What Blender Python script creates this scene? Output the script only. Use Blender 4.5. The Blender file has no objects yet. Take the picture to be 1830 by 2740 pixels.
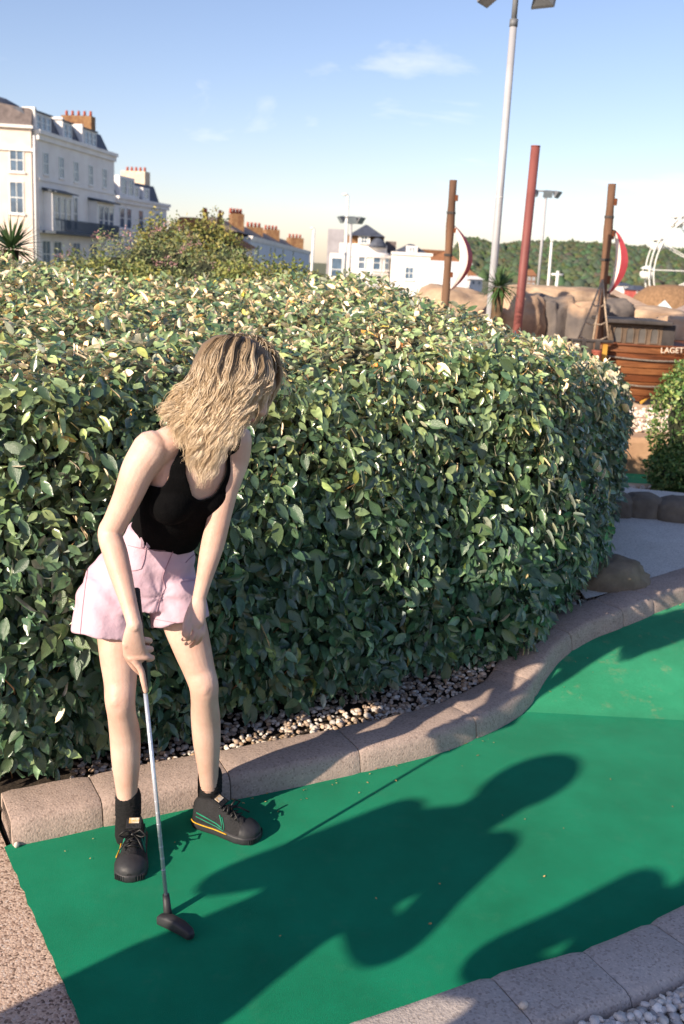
import bpy, bmesh, math, random
import numpy as np
from mathutils import Vector, Matrix, noise as mnoise
random.seed(7); rng = np.random.default_rng(7)
PI = math.pi
scene = bpy.context.scene
C = scene.collection
# ------------------------------------------------------------------ camera
CAMH = 1.78; FPX = 2664.0; PITCH = math.radians(14.0); ROLL = math.radians(3.1); IW, IH = 1830, 2740
_f = np.array([0, math.cos(PITCH), -math.sin(PITCH)]); _u = np.array([0, math.sin(PITCH), math.cos(PITCH)]); _r = np.array([1., 0, 0])
cam = bpy.data.cameras.new('camera'); camo = bpy.data.objects.new('camera', cam); C.objects.link(camo)
cr, sr = math.cos(ROLL), math.sin(ROLL)
cx_ = _r*cr + _u*sr*1.0; cy_ = _u*cr - _r*sr
camo.matrix_world = Matrix(((cx_[0], cy_[0], -_f[0], 0), (cx_[1], cy_[1], -_f[1], 0), (cx_[2], cy_[2], -_f[2], CAMH), (0, 0, 0, 1)))
cam.sensor_fit = 'VERTICAL'; cam.sensor_height = 36.0; cam.lens = FPX/IH*36.0
cam.clip_start = 0.05; cam.clip_end = 6000
cam.dof.use_dof = True; cam.dof.focus_distance = 3.0; cam.dof.aperture_fstop = 5.0
scene.camera = camo
# ------------------------------------------------------------------ light
SUN_AZ = math.radians(46.0)      # direction in which shadows run, from +X towards +Y
SUN_EL = math.radians(25.0)
world = bpy.data.worlds.new('World'); scene.world = world; world.use_nodes = True
wn = world.node_tree.nodes; wl = world.node_tree.links; wn.clear()
wo = wn.new('ShaderNodeOutputWorld'); bg = wn.new('ShaderNodeBackground'); sky = wn.new('ShaderNodeTexSky')
sky.sky_type = 'NISHITA'; sky.sun_disc = False; sky.sun_elevation = SUN_EL
sx, sy = -math.cos(SUN_AZ), -math.sin(SUN_AZ)
sky.sun_rotation = math.atan2(sx, sy) % (2*PI); sky.air_density = 1.0; sky.dust_density = 0.5; sky.ozone_density = 3.0; sky.altitude = 0
# thin cirrus wisps, part of the sky all the way round
tc = wn.new('ShaderNodeTexCoord'); mp = wn.new('ShaderNodeMapping'); mp.inputs['Scale'].default_value = (2.2, 2.2, 7.5); mp.inputs['Rotation'].default_value = (0.12, 0.2, 0.4)
nz = wn.new('ShaderNodeTexNoise'); nz.inputs['Scale'].default_value = 1.7; nz.inputs['Detail'].default_value = 7; nz.inputs['Roughness'].default_value = 0.55; nz.inputs['Distortion'].default_value = 0.6
rmp = wn.new('ShaderNodeValToRGB'); rmp.color_ramp.elements[0].position = 0.60; rmp.color_ramp.elements[0].color = (0, 0, 0, 1); rmp.color_ramp.elements[1].position = 0.78; rmp.color_ramp.elements[1].color = (0.42, 0.42, 0.42, 1)
mixc = wn.new('ShaderNodeMix'); mixc.data_type = 'RGBA'; mixc.inputs[7].default_value = (8.6, 8.0, 7.9, 1)
wl.new(tc.outputs['Generated'], mp.inputs[0]); wl.new(mp.outputs[0], nz.inputs['Vector']); wl.new(nz.outputs['Fac'], rmp.inputs[0])
wl.new(rmp.outputs[0], mixc.inputs[0]); tint = wn.new('ShaderNodeMix'); tint.data_type = 'RGBA'; tint.blend_type = 'MULTIPLY'; tint.inputs[0].default_value = 1.0; tint.inputs[7].default_value = (1.03, 0.875, 0.90, 1)
wl.new(sky.outputs[0], tint.inputs[6]); wl.new(tint.outputs[2], mixc.inputs[6]); wl.new(mixc.outputs[2], bg.inputs[0])
bg.inputs[1].default_value = 0.095
wl.new(bg.outputs[0], wo.inputs[0])
sunl = bpy.data.lights.new('sun', 'SUN'); sunl.energy = 4.1; sunl.angle = math.radians(0.55); sunl.color = (1.0, 0.85, 0.67)
suno = bpy.data.objects.new('sun', sunl); C.objects.link(suno); suno.location = (-6, -6, 8)
sdir = Vector((math.cos(SUN_AZ)*math.cos(SUN_EL), math.sin(SUN_AZ)*math.cos(SUN_EL), -math.sin(SUN_EL)))
suno.rotation_euler = sdir.to_track_quat('-Z', 'Y').to_euler()
scene.view_settings.view_transform = 'Standard'; scene.view_settings.look = 'None'; scene.view_settings.gamma = 1; scene.view_settings.use_curve_mapping = False
scene.view_settings.exposure = 1.0
scene.render.engine = 'CYCLES'; scene.render.resolution_x = 684; scene.render.resolution_y = 1024

# ------------------------------------------------------------------ pixel -> place helpers
S = IW/1568.0
def ray(px, py):
    u = (px-IW/2)/FPX; v = -(py-IH/2)/FPX
    return _f + (u*cr - v*sr)*_r + (u*sr + v*cr)*_u
def aty(px, py, Y):
    d = ray(px, py); return np.array([0, 0, CAMH]) + d*(Y/d[1])
def atz(px, py, z=0.0):
    d = ray(px, py); t = (z-CAMH)/d[2]; return np.array([0, 0, CAMH]) + t*d
def smooth(a, b, x):
    t = np.clip((x-a)/(b-a), 0, 1); return t*t*(3-2*t)
RAMP_Y = 3.86
def gz(x, y):
    """height of the green: flat, then a short ramp up past the fold line on the right"""
    k = np.clip((y-RAMP_Y)/0.95, 0, 1)
    return 0.16*(k-0.40*k**2)/0.60*smooth(0.3, 0.75, x+0.0*y)
def ong(px, py, dz=0.0):
    p = atz(px, py, dz)
    for _ in range(12): p = atz(px, py, dz + float(gz(p[0], p[1])))
    return p
def D(x, y): return (x*S, y*S)      # from the 1568-wide view
def srgb(r, g, b):
    f = lambda c: ((c/255.0)/12.92 if c/255.0 <= 0.04045 else ((c/255.0+0.055)/1.055)**2.4)
    return (f(r), f(g), f(b))
# ------------------------------------------------------------------ materials
MATS = {}
def mat(name, c1, c2=None, scale=8.0, rough=0.7, bump=0.0, bscale=None, spec=0.4, metal=0.0, detail=4.0, coord='Object', stretch=None, sss=0.0, attr=None, c3=None, c3scale=1.0, trans=0.0):
    if name in MATS: return MATS[name]
    m = bpy.data.materials.new(name); m.use_nodes = True; nt = m.node_tree; N = nt.nodes; Lk = nt.links
    b = N['Principled BSDF']; b.inputs['Roughness'].default_value = rough; b.inputs['Specular IOR Level'].default_value = spec; b.inputs['Metallic'].default_value = metal
    if c2 is None: c2 = tuple(min(1, v*0.75) for v in c1)
    tcn = N.new('ShaderNodeTexCoord'); vec = tcn.outputs[coord]
    if stretch:
        mpn = N.new('ShaderNodeMapping'); mpn.inputs['Scale'].default_value = stretch; Lk.new(vec, mpn.inputs[0]); vec = mpn.outputs[0]
    nn = N.new('ShaderNodeTexNoise'); nn.inputs['Scale'].default_value = scale; nn.inputs['Detail'].default_value = detail; nn.inputs['Roughness'].default_value = 0.6
    Lk.new(vec, nn.inputs['Vector'])
    rp = N.new('ShaderNodeValToRGB'); rp.color_ramp.elements[0].position = 0.35; rp.color_ramp.elements[1].position = 0.65
    rp.color_ramp.elements[0].color = (*c1, 1); rp.color_ramp.elements[1].color = (*c2, 1)
    Lk.new(nn.outputs['Fac'], rp.inputs[0]); col = rp.outputs[0]
    if c3 is not None:
        n3 = N.new('ShaderNodeTexNoise'); n3.inputs['Scale'].default_value = c3scale; n3.inputs['Detail'].default_value = 5; Lk.new(vec, n3.inputs['Vector'])
        r3 = N.new('ShaderNodeValToRGB'); r3.color_ramp.elements[0].position = 0.5; r3.color_ramp.elements[1].position = 0.68
        Lk.new(n3.outputs['Fac'], r3.inputs[0]); mx = N.new('ShaderNodeMix'); mx.data_type = 'RGBA'; mx.inputs[7].default_value = (*c3, 1)
        Lk.new(r3.outputs[0], mx.inputs[0]); Lk.new(col, mx.inputs[6]); col = mx.outputs[2]
    if attr:
        at = N.new('ShaderNodeAttribute'); at.attribute_name = attr
        mm = N.new('ShaderNodeMix'); mm.data_type = 'RGBA'; mm.blend_type = 'MULTIPLY'; mm.inputs[0].default_value = 1.0
        Lk.new(col, mm.inputs[6]); Lk.new(at.outputs['Color'], mm.inputs[7]); col = mm.outputs[2]
    Lk.new(col, b.inputs['Base Color'])
    if sss: b.inputs['Subsurface Weight'].default_value = sss; b.inputs['Subsurface Radius'].default_value = (0.02, 0.008, 0.004); b.inputs['Subsurface Scale'].default_value = 0.5
    if trans: b.inputs['Transmission Weight'].default_value = trans
    if bump:
        bn = N.new('ShaderNodeTexNoise'); bn.inputs['Scale'].default_value = bscale or scale*4; bn.inputs['Detail'].default_value = 3; Lk.new(vec, bn.inputs['Vector'])
        bp = N.new('ShaderNodeBump'); bp.inputs['Strength'].default_value = min(1.0, bump); bp.inputs['Distance'].default_value = 0.01
        Lk.new(bn.outputs['Fac'], bp.inputs['Height']); Lk.new(bp.outputs[0], b.inputs['Normal'])
    MATS[name] = m; return m
def leafmat(name, front, back, rough=0.38, spec=0.5, trans=0.0, veins=True):
    m = bpy.data.materials.new(name); m.use_nodes = True; nt = m.node_tree; N = nt.nodes; Lk = nt.links
    b = N['Principled BSDF']; b.inputs['Roughness'].default_value = rough; b.inputs['Specular IOR Level'].default_value = spec
    at = N.new('ShaderNodeAttribute'); at.attribute_name = 'Col'
    ge = N.new('ShaderNodeNewGeometry')
    mx = N.new('ShaderNodeMix'); mx.data_type = 'RGBA'; mx.inputs[6].default_value = (*front, 1); mx.inputs[7].default_value = (*back, 1)
    Lk.new(ge.outputs['Backfacing'], mx.inputs[0])
    mm = N.new('ShaderNodeMix'); mm.data_type = 'RGBA'; mm.blend_type = 'MULTIPLY'; mm.inputs[0].default_value = 1.0
    Lk.new(mx.outputs[2], mm.inputs[6]); Lk.new(at.outputs['Color'], mm.inputs[7])
    n1 = N.new('ShaderNodeTexNoise'); n1.inputs['Scale'].default_value = 55; n1.inputs['Detail'].default_value = 3
    tcn = N.new('ShaderNodeTexCoord'); Lk.new(tcn.outputs['Object'], n1.inputs['Vector'])
    r1 = N.new('ShaderNodeMapRange'); r1.inputs['From Min'].default_value = 0.3; r1.inputs['From Max'].default_value = 0.7; r1.inputs['To Min'].default_value = 0.7; r1.inputs['To Max'].default_value = 1.3
    Lk.new(n1.outputs['Fac'], r1.inputs['Value'])
    m2 = N.new('ShaderNodeMix'); m2.data_type = 'RGBA'; m2.blend_type = 'MULTIPLY'; m2.inputs[0].default_value = 1.0
    Lk.new(mm.outputs[2], m2.inputs[6]); Lk.new(r1.outputs[0], m2.inputs[7])
    Lk.new(m2.outputs[2], b.inputs['Base Color'])
    bp = N.new('ShaderNodeBump'); bp.inputs['Strength'].default_value = 0.35; bp.inputs['Distance'].default_value = 0.004
    Lk.new(n1.outputs['Fac'], bp.inputs['Height']); Lk.new(bp.outputs[0], b.inputs['Normal'])
    if trans:
        tr = N.new('ShaderNodeBsdfTranslucent'); Lk.new(m2.outputs[2], tr.inputs[0]); ms = N.new('ShaderNodeMixShader'); ms.inputs[0].default_value = trans
        Lk.new(b.outputs[0], ms.inputs[1]); Lk.new(tr.outputs[0], ms.inputs[2]); Lk.new(ms.outputs[0], N['Material Output'].inputs[0])
    MATS[name] = m; return m
# ------------------------------------------------------------------ object helpers
def tag(o, label=None, cat=None, group=None, kind=None):
    if label: o['label'] = label
    if cat: o['category'] = cat
    if group: o['group'] = group
    if kind: o['kind'] = kind
    return o
def link(name, me, m=None, parent=None, smoothed=False):
    o = bpy.data.objects.new(name, me); C.objects.link(o)
    if m is not None and not me.materials: me.materials.append(m)
    if smoothed: me.polygons.foreach_set('use_smooth', [True]*len(me.polygons))
    if parent is not None: o.parent = parent; o.matrix_parent_inverse = parent_inv(parent)
    return o
def parent_inv(p):
    mw = Matrix(p.matrix_basis)
    q = p
    while q.parent: mw = q.parent.matrix_basis @ q.matrix_parent_inverse @ mw; q = q.parent
    return mw.inverted()
def empty(name, loc, label, cat, group=None):
    o = bpy.data.objects.new(name, None); C.objects.link(o); o.location = loc; o.empty_display_size = 0.1
    return tag(o, label, cat, group)
class MB:
    """collects verts / faces of one part"""
    def __init__(s): s.v = []; s.f = []
    def add(s, vs, fs):
        b = len(s.v); s.v += [tuple(map(float, p)) for p in vs]; s.f += [tuple(i+b for i in f) for f in fs]; return s
    def box(s, c, size, rz=0.0, ax=None):
        hx, hy, hz = [d/2 for d in size]; c = np.array(c, float)
        if ax is None: ax = (np.array([math.cos(rz), math.sin(rz), 0]), np.array([-math.sin(rz), math.cos(rz), 0]), np.array([0, 0, 1.]))
        vs = [c + ax[0]*hx*i + ax[1]*hy*j + ax[2]*hz*k for k in (-1, 1) for j in (-1, 1) for i in (-1, 1)]
        fl = np.linalg.det(np.array([ax[0], ax[1], ax[2]])) > 0
        fs = [(0, 2, 3, 1), (4, 5, 7, 6), (0, 1, 5, 4), (2, 6, 7, 3), (0, 4, 6, 2), (1, 3, 7, 5)]
        return s.add(vs, fs if fl else [f[::-1] for f in fs])
    def tube(s, pts, rad, n=8, cap=True):
        pts = [np.array(p, float) for p in pts]
        if not hasattr(rad, '__len__'): rad = [rad]*len(pts)
        vs = []; fs = []; prev = None
        for i, p in enumerate(pts):
            t = pts[min(i+1, len(pts)-1)] - pts[max(i-1, 0)]; t = t/(np.linalg.norm(t)+1e-9)
            if prev is None:
                a = np.array([0, 0, 1.]) if abs(t[2]) < 0.9 else np.array([1., 0, 0]); u = np.cross(t, a)
            else: u = prev - t*np.dot(prev, t)
            u /= np.linalg.norm(u)+1e-9; prev = u; w = np.cross(t, u)
            for k in range(n):
                a = 2*PI*k/n; vs.append(p + rad[i]*(math.cos(a)*u + math.sin(a)*w))
        for i in range(len(pts)-1):
            for k in range(n):
                fs.append((i*n+k, i*n+(k+1) % n, (i+1)*n+(k+1) % n, (i+1)*n+k))
        if cap: fs.append(tuple(range(n))[::-1]); fs.append(tuple(range((len(pts)-1)*n, len(pts)*n)))
        return s.add(vs, fs)
    def loft(s, rings, cap=True):
        n = len(rings[0]); vs = [p for r in rings for p in r]; fs = []
        for i in range(len(rings)-1):
            for k in range(n): fs.append((i*n+k, i*n+(k+1) % n, (i+1)*n+(k+1) % n, (i+1)*n+k))
        if cap: fs.append(tuple(range(n))[::-1]); fs.append(tuple(range((len(rings)-1)*n, len(rings)*n)))
        return s.add(vs, fs)
    def ell(s, c, ax, rad, nu=20, nv=12):
        """ellipsoid; ax = 3 unit axes, rad = 3 radii"""
        c = np.array(c, float); rings = []
        for i in range(1, nv):
            ph = PI*i/nv - PI/2
            rings.append([c + ax[0]*rad[0]*math.cos(ph)*math.cos(2*PI*k/nu) + ax[1]*rad[1]*math.cos(ph)*math.sin(2*PI*k/nu) + ax[2]*rad[2]*math.sin(ph) for k in range(nu)])
        return s.loft(rings)
    def poly(s, pts2, z0, z1):
        """vertical prism over a ccw outline"""
        n = len(pts2); vs = [(x, y, z0) for x, y in pts2] + [(x, y, z1) for x, y in pts2]
        fs = [tuple(range(n))[::-1], tuple(range(n, 2*n))] + [(i, (i+1) % n, n+(i+1) % n, n+i) for i in range(n)]
        return s.add(vs, fs)
    def mesh(s, name):
        me = bpy.data.meshes.new(name); me.from_pydata(s.v, [], s.f); me.update(); return me
    def build(s, name, m, parent=None, smoothed=False, bevel=0.0, seg=2):
        o = link(name, s.mesh(name), m, parent, smoothed)
        if bevel:
            b = o.modifiers.new('bevel', 'BEVEL'); b.width = bevel; b.segments = seg; b.limit_method = 'ANGLE'; b.angle_limit = math.radians(40)
        return o
def nrm(v): v = np.array(v, float); return v/(np.linalg.norm(v)+1e-12)
def catmull(pts, n):
    """n samples, even in parameter, through the points (any dimension)"""
    P = np.array(pts, float); P = np.vstack([2*P[0]-P[1], P, 2*P[-1]-P[-2]]); m = len(P)-3; out = []
    for t in np.linspace(0, m-1e-6, n):
        i = int(t); f = t-i; a, b, c, d = P[i:i+4]
        out.append(0.5*((2*b)+(-a+c)*f+(2*a-5*b+4*c-d)*f*f+(-a+3*b-3*c+d)*f**3))
    return np.array(out)
def arc_resample(P, step):
    seg = np.linalg.norm(np.diff(P, axis=0), axis=1); s = np.concatenate([[0], np.cumsum(seg)]); n = max(2, int(s[-1]/step))
    t = np.linspace(0, s[-1], n); return np.stack([np.interp(t, s, P[:, k]) for k in range(P.shape[1])], 1), t
def fast_mesh(name, verts, tris, cols=None):
    verts = np.asarray(verts, np.float32); tris = np.asarray(tris, np.int32); k = tris.shape[1]
    me = bpy.data.meshes.new(name); me.vertices.add(len(verts)); me.vertices.foreach_set('co', verts.ravel())
    me.loops.add(tris.size); me.loops.foreach_set('vertex_index', tris.ravel()); me.polygons.add(len(tris))
    me.polygons.foreach_set('loop_start', np.arange(0, tris.size, k, dtype=np.int32)); me.polygons.foreach_set('loop_total', np.full(len(tris), k, np.int32))
    me.update(calc_edges=True)
    if cols is not None:
        a = me.color_attributes.new('Col', 'FLOAT_COLOR', 'POINT'); c = np.ones((len(verts), 4), np.float32); c[:, :3] = cols; a.data.foreach_set('color', c.ravel())
    return me
# leaf template: 6 points along the midrib, 4 on each margin
_st = [0.0, 0.16, 0.40, 0.66, 0.86, 1.0]; _hw = [0.30, 0.50, 0.43, 0.22]
LT = np.array([[t, 0, 0] for t in _st] + [[t-0.03, w, 1] for t, w in zip(_st[1:5], _hw)] + [[t-0.03, -w, 1] for t, w in zip(_st[1:5], _hw)])
LF = []
for _o, _d in ((6, 1), (10, -1)):
    _f4 = [[0, 1, _o]] + sum([[[k, k+1, _o+k], [k, _o+k, _o+k-1]] for k in (1, 2, 3)], []) + [[4, 5, _o+3]]
    LF += [f if _d > 0 else f[::-1] for f in _f4]
LF = np.array(LF); LNV = 14
def leaf_arrays(pos, axis, normal, length, width, fold, curl, cols):
    """all args arrays (n,..). returns verts, tris, cols"""
    n = len(pos); axis = axis/np.linalg.norm(axis, axis=1, keepdims=True)
    side = np.cross(normal, axis); side /= np.linalg.norm(side, axis=1, keepdims=True)+1e-9; nor = np.cross(axis, side)
    t = LT[:, 0][None, :, None]; w = LT[:, 1][None, :, None]; f = LT[:, 2][None, :, None]
    L_ = length[:, None, None]; W_ = width[:, None, None]
    v = pos[:, None, :] + axis[:, None, :]*t*L_ + side[:, None, :]*w*W_ + nor[:, None, :]*(f*fold[:, None, None]*W_*0.5 - curl[:, None, None]*L_*t*t)
    tr = LF[None] + (np.arange(n)*LNV)[:, None, None]
    return v.reshape(-1, 3), tr.reshape(-1, 3), np.repeat(cols, LNV, axis=0)
def rand_dirs(n):
    v = rng.normal(size=(n, 3)); return v/np.linalg.norm(v, axis=1, keepdims=True)
ICO = None
def ico(sub):
    bm = bmesh.new(); bmesh.ops.create_icosphere(bm, subdivisions=sub, radius=1.0); v = np.array([x.co[:] for x in bm.verts]); f = np.array([[q.index for q in p.verts] for p in bm.faces]); bm.free(); return v, f
ICO1 = ico(1); ICO2 = ico(2); ICO3 = ico(3); ICO4 = ico(4)
def pebbles(name, pts, rmin, rmax, palette, m, flat=0.6, parent=None, sub=ICO2, cut=0.25):
    v0, f0 = sub; V = []; Fs = []; Cc = []
    for i, p in enumerate(pts):
        r = rmin + (rmax-rmin)*random.random()**1.6
        sc = np.array([r*random.uniform(0.75, 1.25), r*random.uniform(0.6, 1.0), r*flat*random.uniform(0.75, 1.2)])
        w = v0*(1 + cut*np.sin(v0@rng.normal(size=3)*2.2 + random.random()*6)[:, None]*0.5)
        w = w*sc; A = Matrix.Rotation(random.random()*6.28, 3, 'Z') @ Matrix.Rotation(random.uniform(-0.5, 0.5), 3, 'X')
        w = w @ np.array(A).T + np.array(p)
        V.append(w); Fs.append(f0 + i*len(v0)); c = np.array(random.choice(palette))*random.uniform(0.75, 1.2); Cc.append(np.repeat(c[None], len(v0), 0))
    me = fast_mesh(name, np.vstack(V), np.vstack(Fs), np.vstack(Cc)); o = link(name, me, m, parent, True); return o
def rock(name, c, size, seed, m, parent=None, rz=0.0, blocky=0.5, amp=0.12, sub=ICO4):
    v, f = sub; s = np.sign(v)*np.abs(v)**(1-blocky*0.75); s = s/np.max(np.abs(s), axis=0)
    out = []
    for p in s:
        q = Vector(p*1.3)+Vector((seed*3.1, seed*1.7, seed)); d = 1+amp*(mnoise.fractal(q, 0.9, 2.0, 4)*1.6-0.9*max(0.0, 0.12-abs(mnoise.noise(q*1.7)))*2.2+0.35*mnoise.fractal(q*4.0, 0.8, 2.1, 3)); out.append(p*d)
    out = np.array(out)*np.array(size)/2; A = np.array(Matrix.Rotation(rz, 3, 'Z')); out = out@A.T + np.array(c)
    me = fast_mesh(name, out, f); return link(name, me, m, parent, True)
# ================================================================== SETTING
def sheet(name, outline, zf, m, step=0.12, label=None, kind='structure', parent=None):
    """a flat-ish sheet over a 2-d outline, gridded so that it can follow zf(x, y)"""
    bm = bmesh.new(); vs = [bm.verts.new((x, y, 0)) for x, y in outline]; bm.faces.new(vs)
    xs = [p[0] for p in outline]; ys = [p[1] for p in outline]
    for lo, hi, ax in ((min(xs), max(xs), 0), (min(ys), max(ys), 1)):
        k = lo+step
        while k < hi:
            co = (k, 0, 0) if ax == 0 else (0, k, 0); no = (1, 0, 0) if ax == 0 else (0, 1, 0)
            bmesh.ops.bisect_plane(bm, geom=bm.verts[:]+bm.edges[:]+bm.faces[:], plane_co=co, plane_no=no); k += step
    for v in bm.verts: v.co.z = float(zf(v.co.x, v.co.y))
    bm.normal_update()
    me = bpy.data.meshes.new(name); bm.to_mesh(me); bm.free()
    for p in me.polygons:
        if p.normal.z < 0: p.flip()
    o = link(name, me, m, parent, True)
    if parent is None: tag(o, label, kind=kind)
    return o
def terrain(x, y):
    """site level: flat course, falling gently beyond it"""
    return -0.07 - 1.3*smooth(14.5, 34, y)
M_soil = mat('soil', (0.055, 0.04, 0.028), (0.025, 0.018, 0.013), 30, 0.95, 0.6, 60)
M_grass = mat('far_ground', (0.16, 0.15, 0.08), (0.09, 0.11, 0.05), 0.4, 0.95)
# one ground sheet to the horizon
gx = np.concatenate([[-4000, -1500, -500, -150, -60, -25], np.arange(-12, 12.1, 2), [25, 60, 150, 500, 1500, 4000]])
gy = np.concatenate([[-4000, -800, -100, -20, -6], np.arange(0, 36.1, 2), [60, 120, 300, 900, 4000]])
gv = [(x, y, float(terrain(x, y))) for y in gy for x in gx]; nx = len(gx)
gf = [(j*nx+i, j*nx+i+1, (j+1)*nx+i+1, (j+1)*nx+i) for j in range(len(gy)-1) for i in range(nx-1)]
tag(MB().add(gv, gf).build('ground', M_grass), 'wide ground of the seaside park running to the horizon', kind='structure')

# --- kerb line (front foot of the kerb, on the green)
kb_px = [(-60, 1952), (0, 1943), (30, 1942), (260, 1892), (430, 1855), (600, 1822), (830, 1772), (1000, 1730), (1100, 1691), (1170, 1655), (1212, 1622), (1240, 1580), (1262, 1545), (1290, 1512), (1350, 1470), (1450, 1430), (1568, 1382)]
KB = [ong(*D(x, y)) for x, y in kb_px[2:]]
KB = np.array([p[:2] for p in KB])
KB = np.vstack([KB, KB[-1]+(KB[-1]-KB[-2])*1.0, KB[-1]+(KB[-1]-KB[-2])*2.6])
KBc = catmull(KB, 900); KBr, KBs = arc_resample(KBc, 0.004)
def kerb_frame(P):
    t = np.gradient(P, axis=0); t /= np.linalg.norm(t, axis=1, keepdims=True); n = np.stack([-t[:, 1], t[:, 0]], 1); return t, n
KT, KN = kerb_frame(KBr)
KH = 0.088; KW = 0.205
def concrete(name, c1, c2, speck):
    m = bpy.data.materials.new(name); m.use_nodes = True; nt = m.node_tree; N = nt.nodes; Lk = nt.links; b = N['Principled BSDF']; b.inputs['Roughness'].default_value = 0.9; b.inputs['Specular IOR Level'].default_value = 0.25
    t = N.new('ShaderNodeTexCoord'); n1 = N.new('ShaderNodeTexNoise'); n1.inputs['Scale'].default_value = 5; n1.inputs['Detail'].default_value = 8; n1.inputs['Roughness'].default_value = 0.7; Lk.new(t.outputs['Object'], n1.inputs['Vector'])
    r = N.new('ShaderNodeValToRGB'); r.color_ramp.elements[0].position = 0.3; r.color_ramp.elements[1].position = 0.7; r.color_ramp.elements[0].color = (*c1, 1); r.color_ramp.elements[1].color = (*c2, 1); Lk.new(n1.outputs['Fac'], r.inputs[0])
    v = N.new('ShaderNodeTexVoronoi'); v.inputs['Scale'].default_value = 170; Lk.new(t.outputs['Object'], v.inputs['Vector'])
    r2 = N.new('ShaderNodeValToRGB'); r2.color_ramp.interpolation = 'LINEAR'; e = r2.color_ramp.elements; e[0].position = 0.0; e[0].color = (0.45, 0.42, 0.40, 1); e[1].position = 1.0; e[1].color = (1.35, 1.32, 1.28, 1); e.new(0.25).color = (0.95, 0.95, 0.95, 1); e.new(0.8).color = (1.05, 1.05, 1.05, 1)
    sp = N.new('ShaderNodeSeparateColor'); Lk.new(v.outputs['Color'], sp.inputs[0]); Lk.new(sp.outputs[0], r2.inputs[0])
    mm = N.new('ShaderNodeMix'); mm.data_type = 'RGBA'; mm.blend_type = 'MULTIPLY'; mm.inputs[0].default_value = speck; Lk.new(r.outputs[0], mm.inputs[6]); Lk.new(r2.outputs[0], mm.inputs[7]); Lk.new(mm.outputs[2], b.inputs['Base Color'])
    n2 = N.new('ShaderNodeTexNoise'); n2.inputs['Scale'].default_value = 160; n2.inputs['Detail'].default_value = 3; Lk.new(t.outputs['Object'], n2.inputs['Vector'])
    n4 = N.new('ShaderNodeTexNoise'); n4.inputs['Scale'].default_value = 18; n4.inputs['Detail'].default_value = 4; Lk.new(t.outputs['Object'], n4.inputs['Vector'])
    ad = N.new('ShaderNodeMath'); ad.operation = 'ADD'; Lk.new(n2.outputs['Fac'], ad.inputs[0]); Lk.new(n4.outputs['Fac'], ad.inputs[1])
    bp = N.new('ShaderNodeBump'); bp.inputs['Strength'].default_value = 0.7; bp.inputs['Distance'].default_value = 0.0032; Lk.new(ad.outputs[0], bp.inputs['Height']); Lk.new(bp.outputs[0], b.inputs['Normal'])
    MATS[name] = m; return m
M_kerb = concrete('kerb_concrete', (0.37, 0.285, 0.240), (0.48, 0.370, 0.315), 0.55)
M_kerb2 = concrete('kerb_concrete_grey', (0.40, 0.345, 0.31), (0.52, 0.455, 0.415), 0.55)
M_mortar = mat('mortar', (0.06, 0.05, 0.045), (0.03, 0.027, 0.025), 20, 0.95)
def sweep_kerb(name, P, T, N_, i0, i1, prof, zf, m, parent, jitter=0.0, seed=0):
    idx = np.unique(np.clip(np.round(np.linspace(i0, i1, max(4, (i1-i0)//8+2))).astype(int), 0, len(P)-1))
    rings = []; rr = random.Random(seed); dz = rr.uniform(-jitter, jitter); dn = rr.uniform(-jitter, jitter)
    for q, i in enumerate(idx):
        w = 0.0
        zb = float(zf(*P[i])); e = 0.004 if q in (0, len(idx)-1) else 0.0
        ring = []
        for a, z in prof:
            wob = 0.0025*mnoise.noise(Vector((P[i][0]*9, P[i][1]*9, z*20+a*7)))
            p = P[i] + N_[i]*(a + dn + wob + (e if a < 0.1 else -e)); ring.append((p[0], p[1], zb + z + (dz if z > 0.02 else 0) + wob - (e if z > 0.05 else 0)))
        rings.append(ring)
    return MB().loft(rings).build(name, m, parent, True, 0.0)
def edge_split(o, deg=35):
    mm = o.modifiers.new('smooth', 'EDGE_SPLIT'); mm.split_angle = math.radians(deg)
def kerb_run(label, P, s, joints, prof, core, zf, m, seed, jit=0.002):
    T, N_ = kerb_frame(P)
    k0 = MB()
    rings = []
    for i in range(0, len(P), 10):
        zb = float(zf(*P[i])); rings.append([(*(P[i]+N_[i]*a), zb+z) for a, z in core])
    root = k0.loft(rings).build('kerb', M_mortar); tag(root, label, kind='structure')
    js = [0.0] + list(joints) + [s[-1]]
    for q in range(len(js)-1):
        i0 = int(np.searchsorted(s, js[q]+(0.0025 if q else 0))); i1 = int(np.searchsorted(s, js[q+1]-0.0025))
        if i1-i0 < 3: continue
        o = sweep_kerb('kerb_stone', P, T, N_, i0, i1, prof, zf, m, root, jit, seed+q); edge_split(o, 50)
    return root
prof = [(-0.004, -0.05), (0.0, 0.0), (0.010, 0.060), (0.020, 0.078), (0.036, 0.086), (KW-0.02, 0.090), (KW-0.006, 0.084), (KW, 0.07), (KW, -0.05)]
core = [(0.02, -0.05), (0.03, 0.068), (KW-0.03, 0.074), (KW-0.015, -0.05)]
jpx = [(233, 1862), (527, 1800), (822, 1738), (1093, 1665), (1222, 1575), (1318, 1470), (1425, 1412), (1500, 1385)]
joints = []
for x, y in jpx:
    p = ong(*D(x, y), 0.05)[:2]; joints.append(KBs[np.argmin(np.linalg.norm(KBr-p, axis=1))])
kerb_run('sunlit pinkish concrete kerb curving between the green and the big hedge', KBr, KBs, joints, prof, core, gz, M_kerb, 3)
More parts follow.
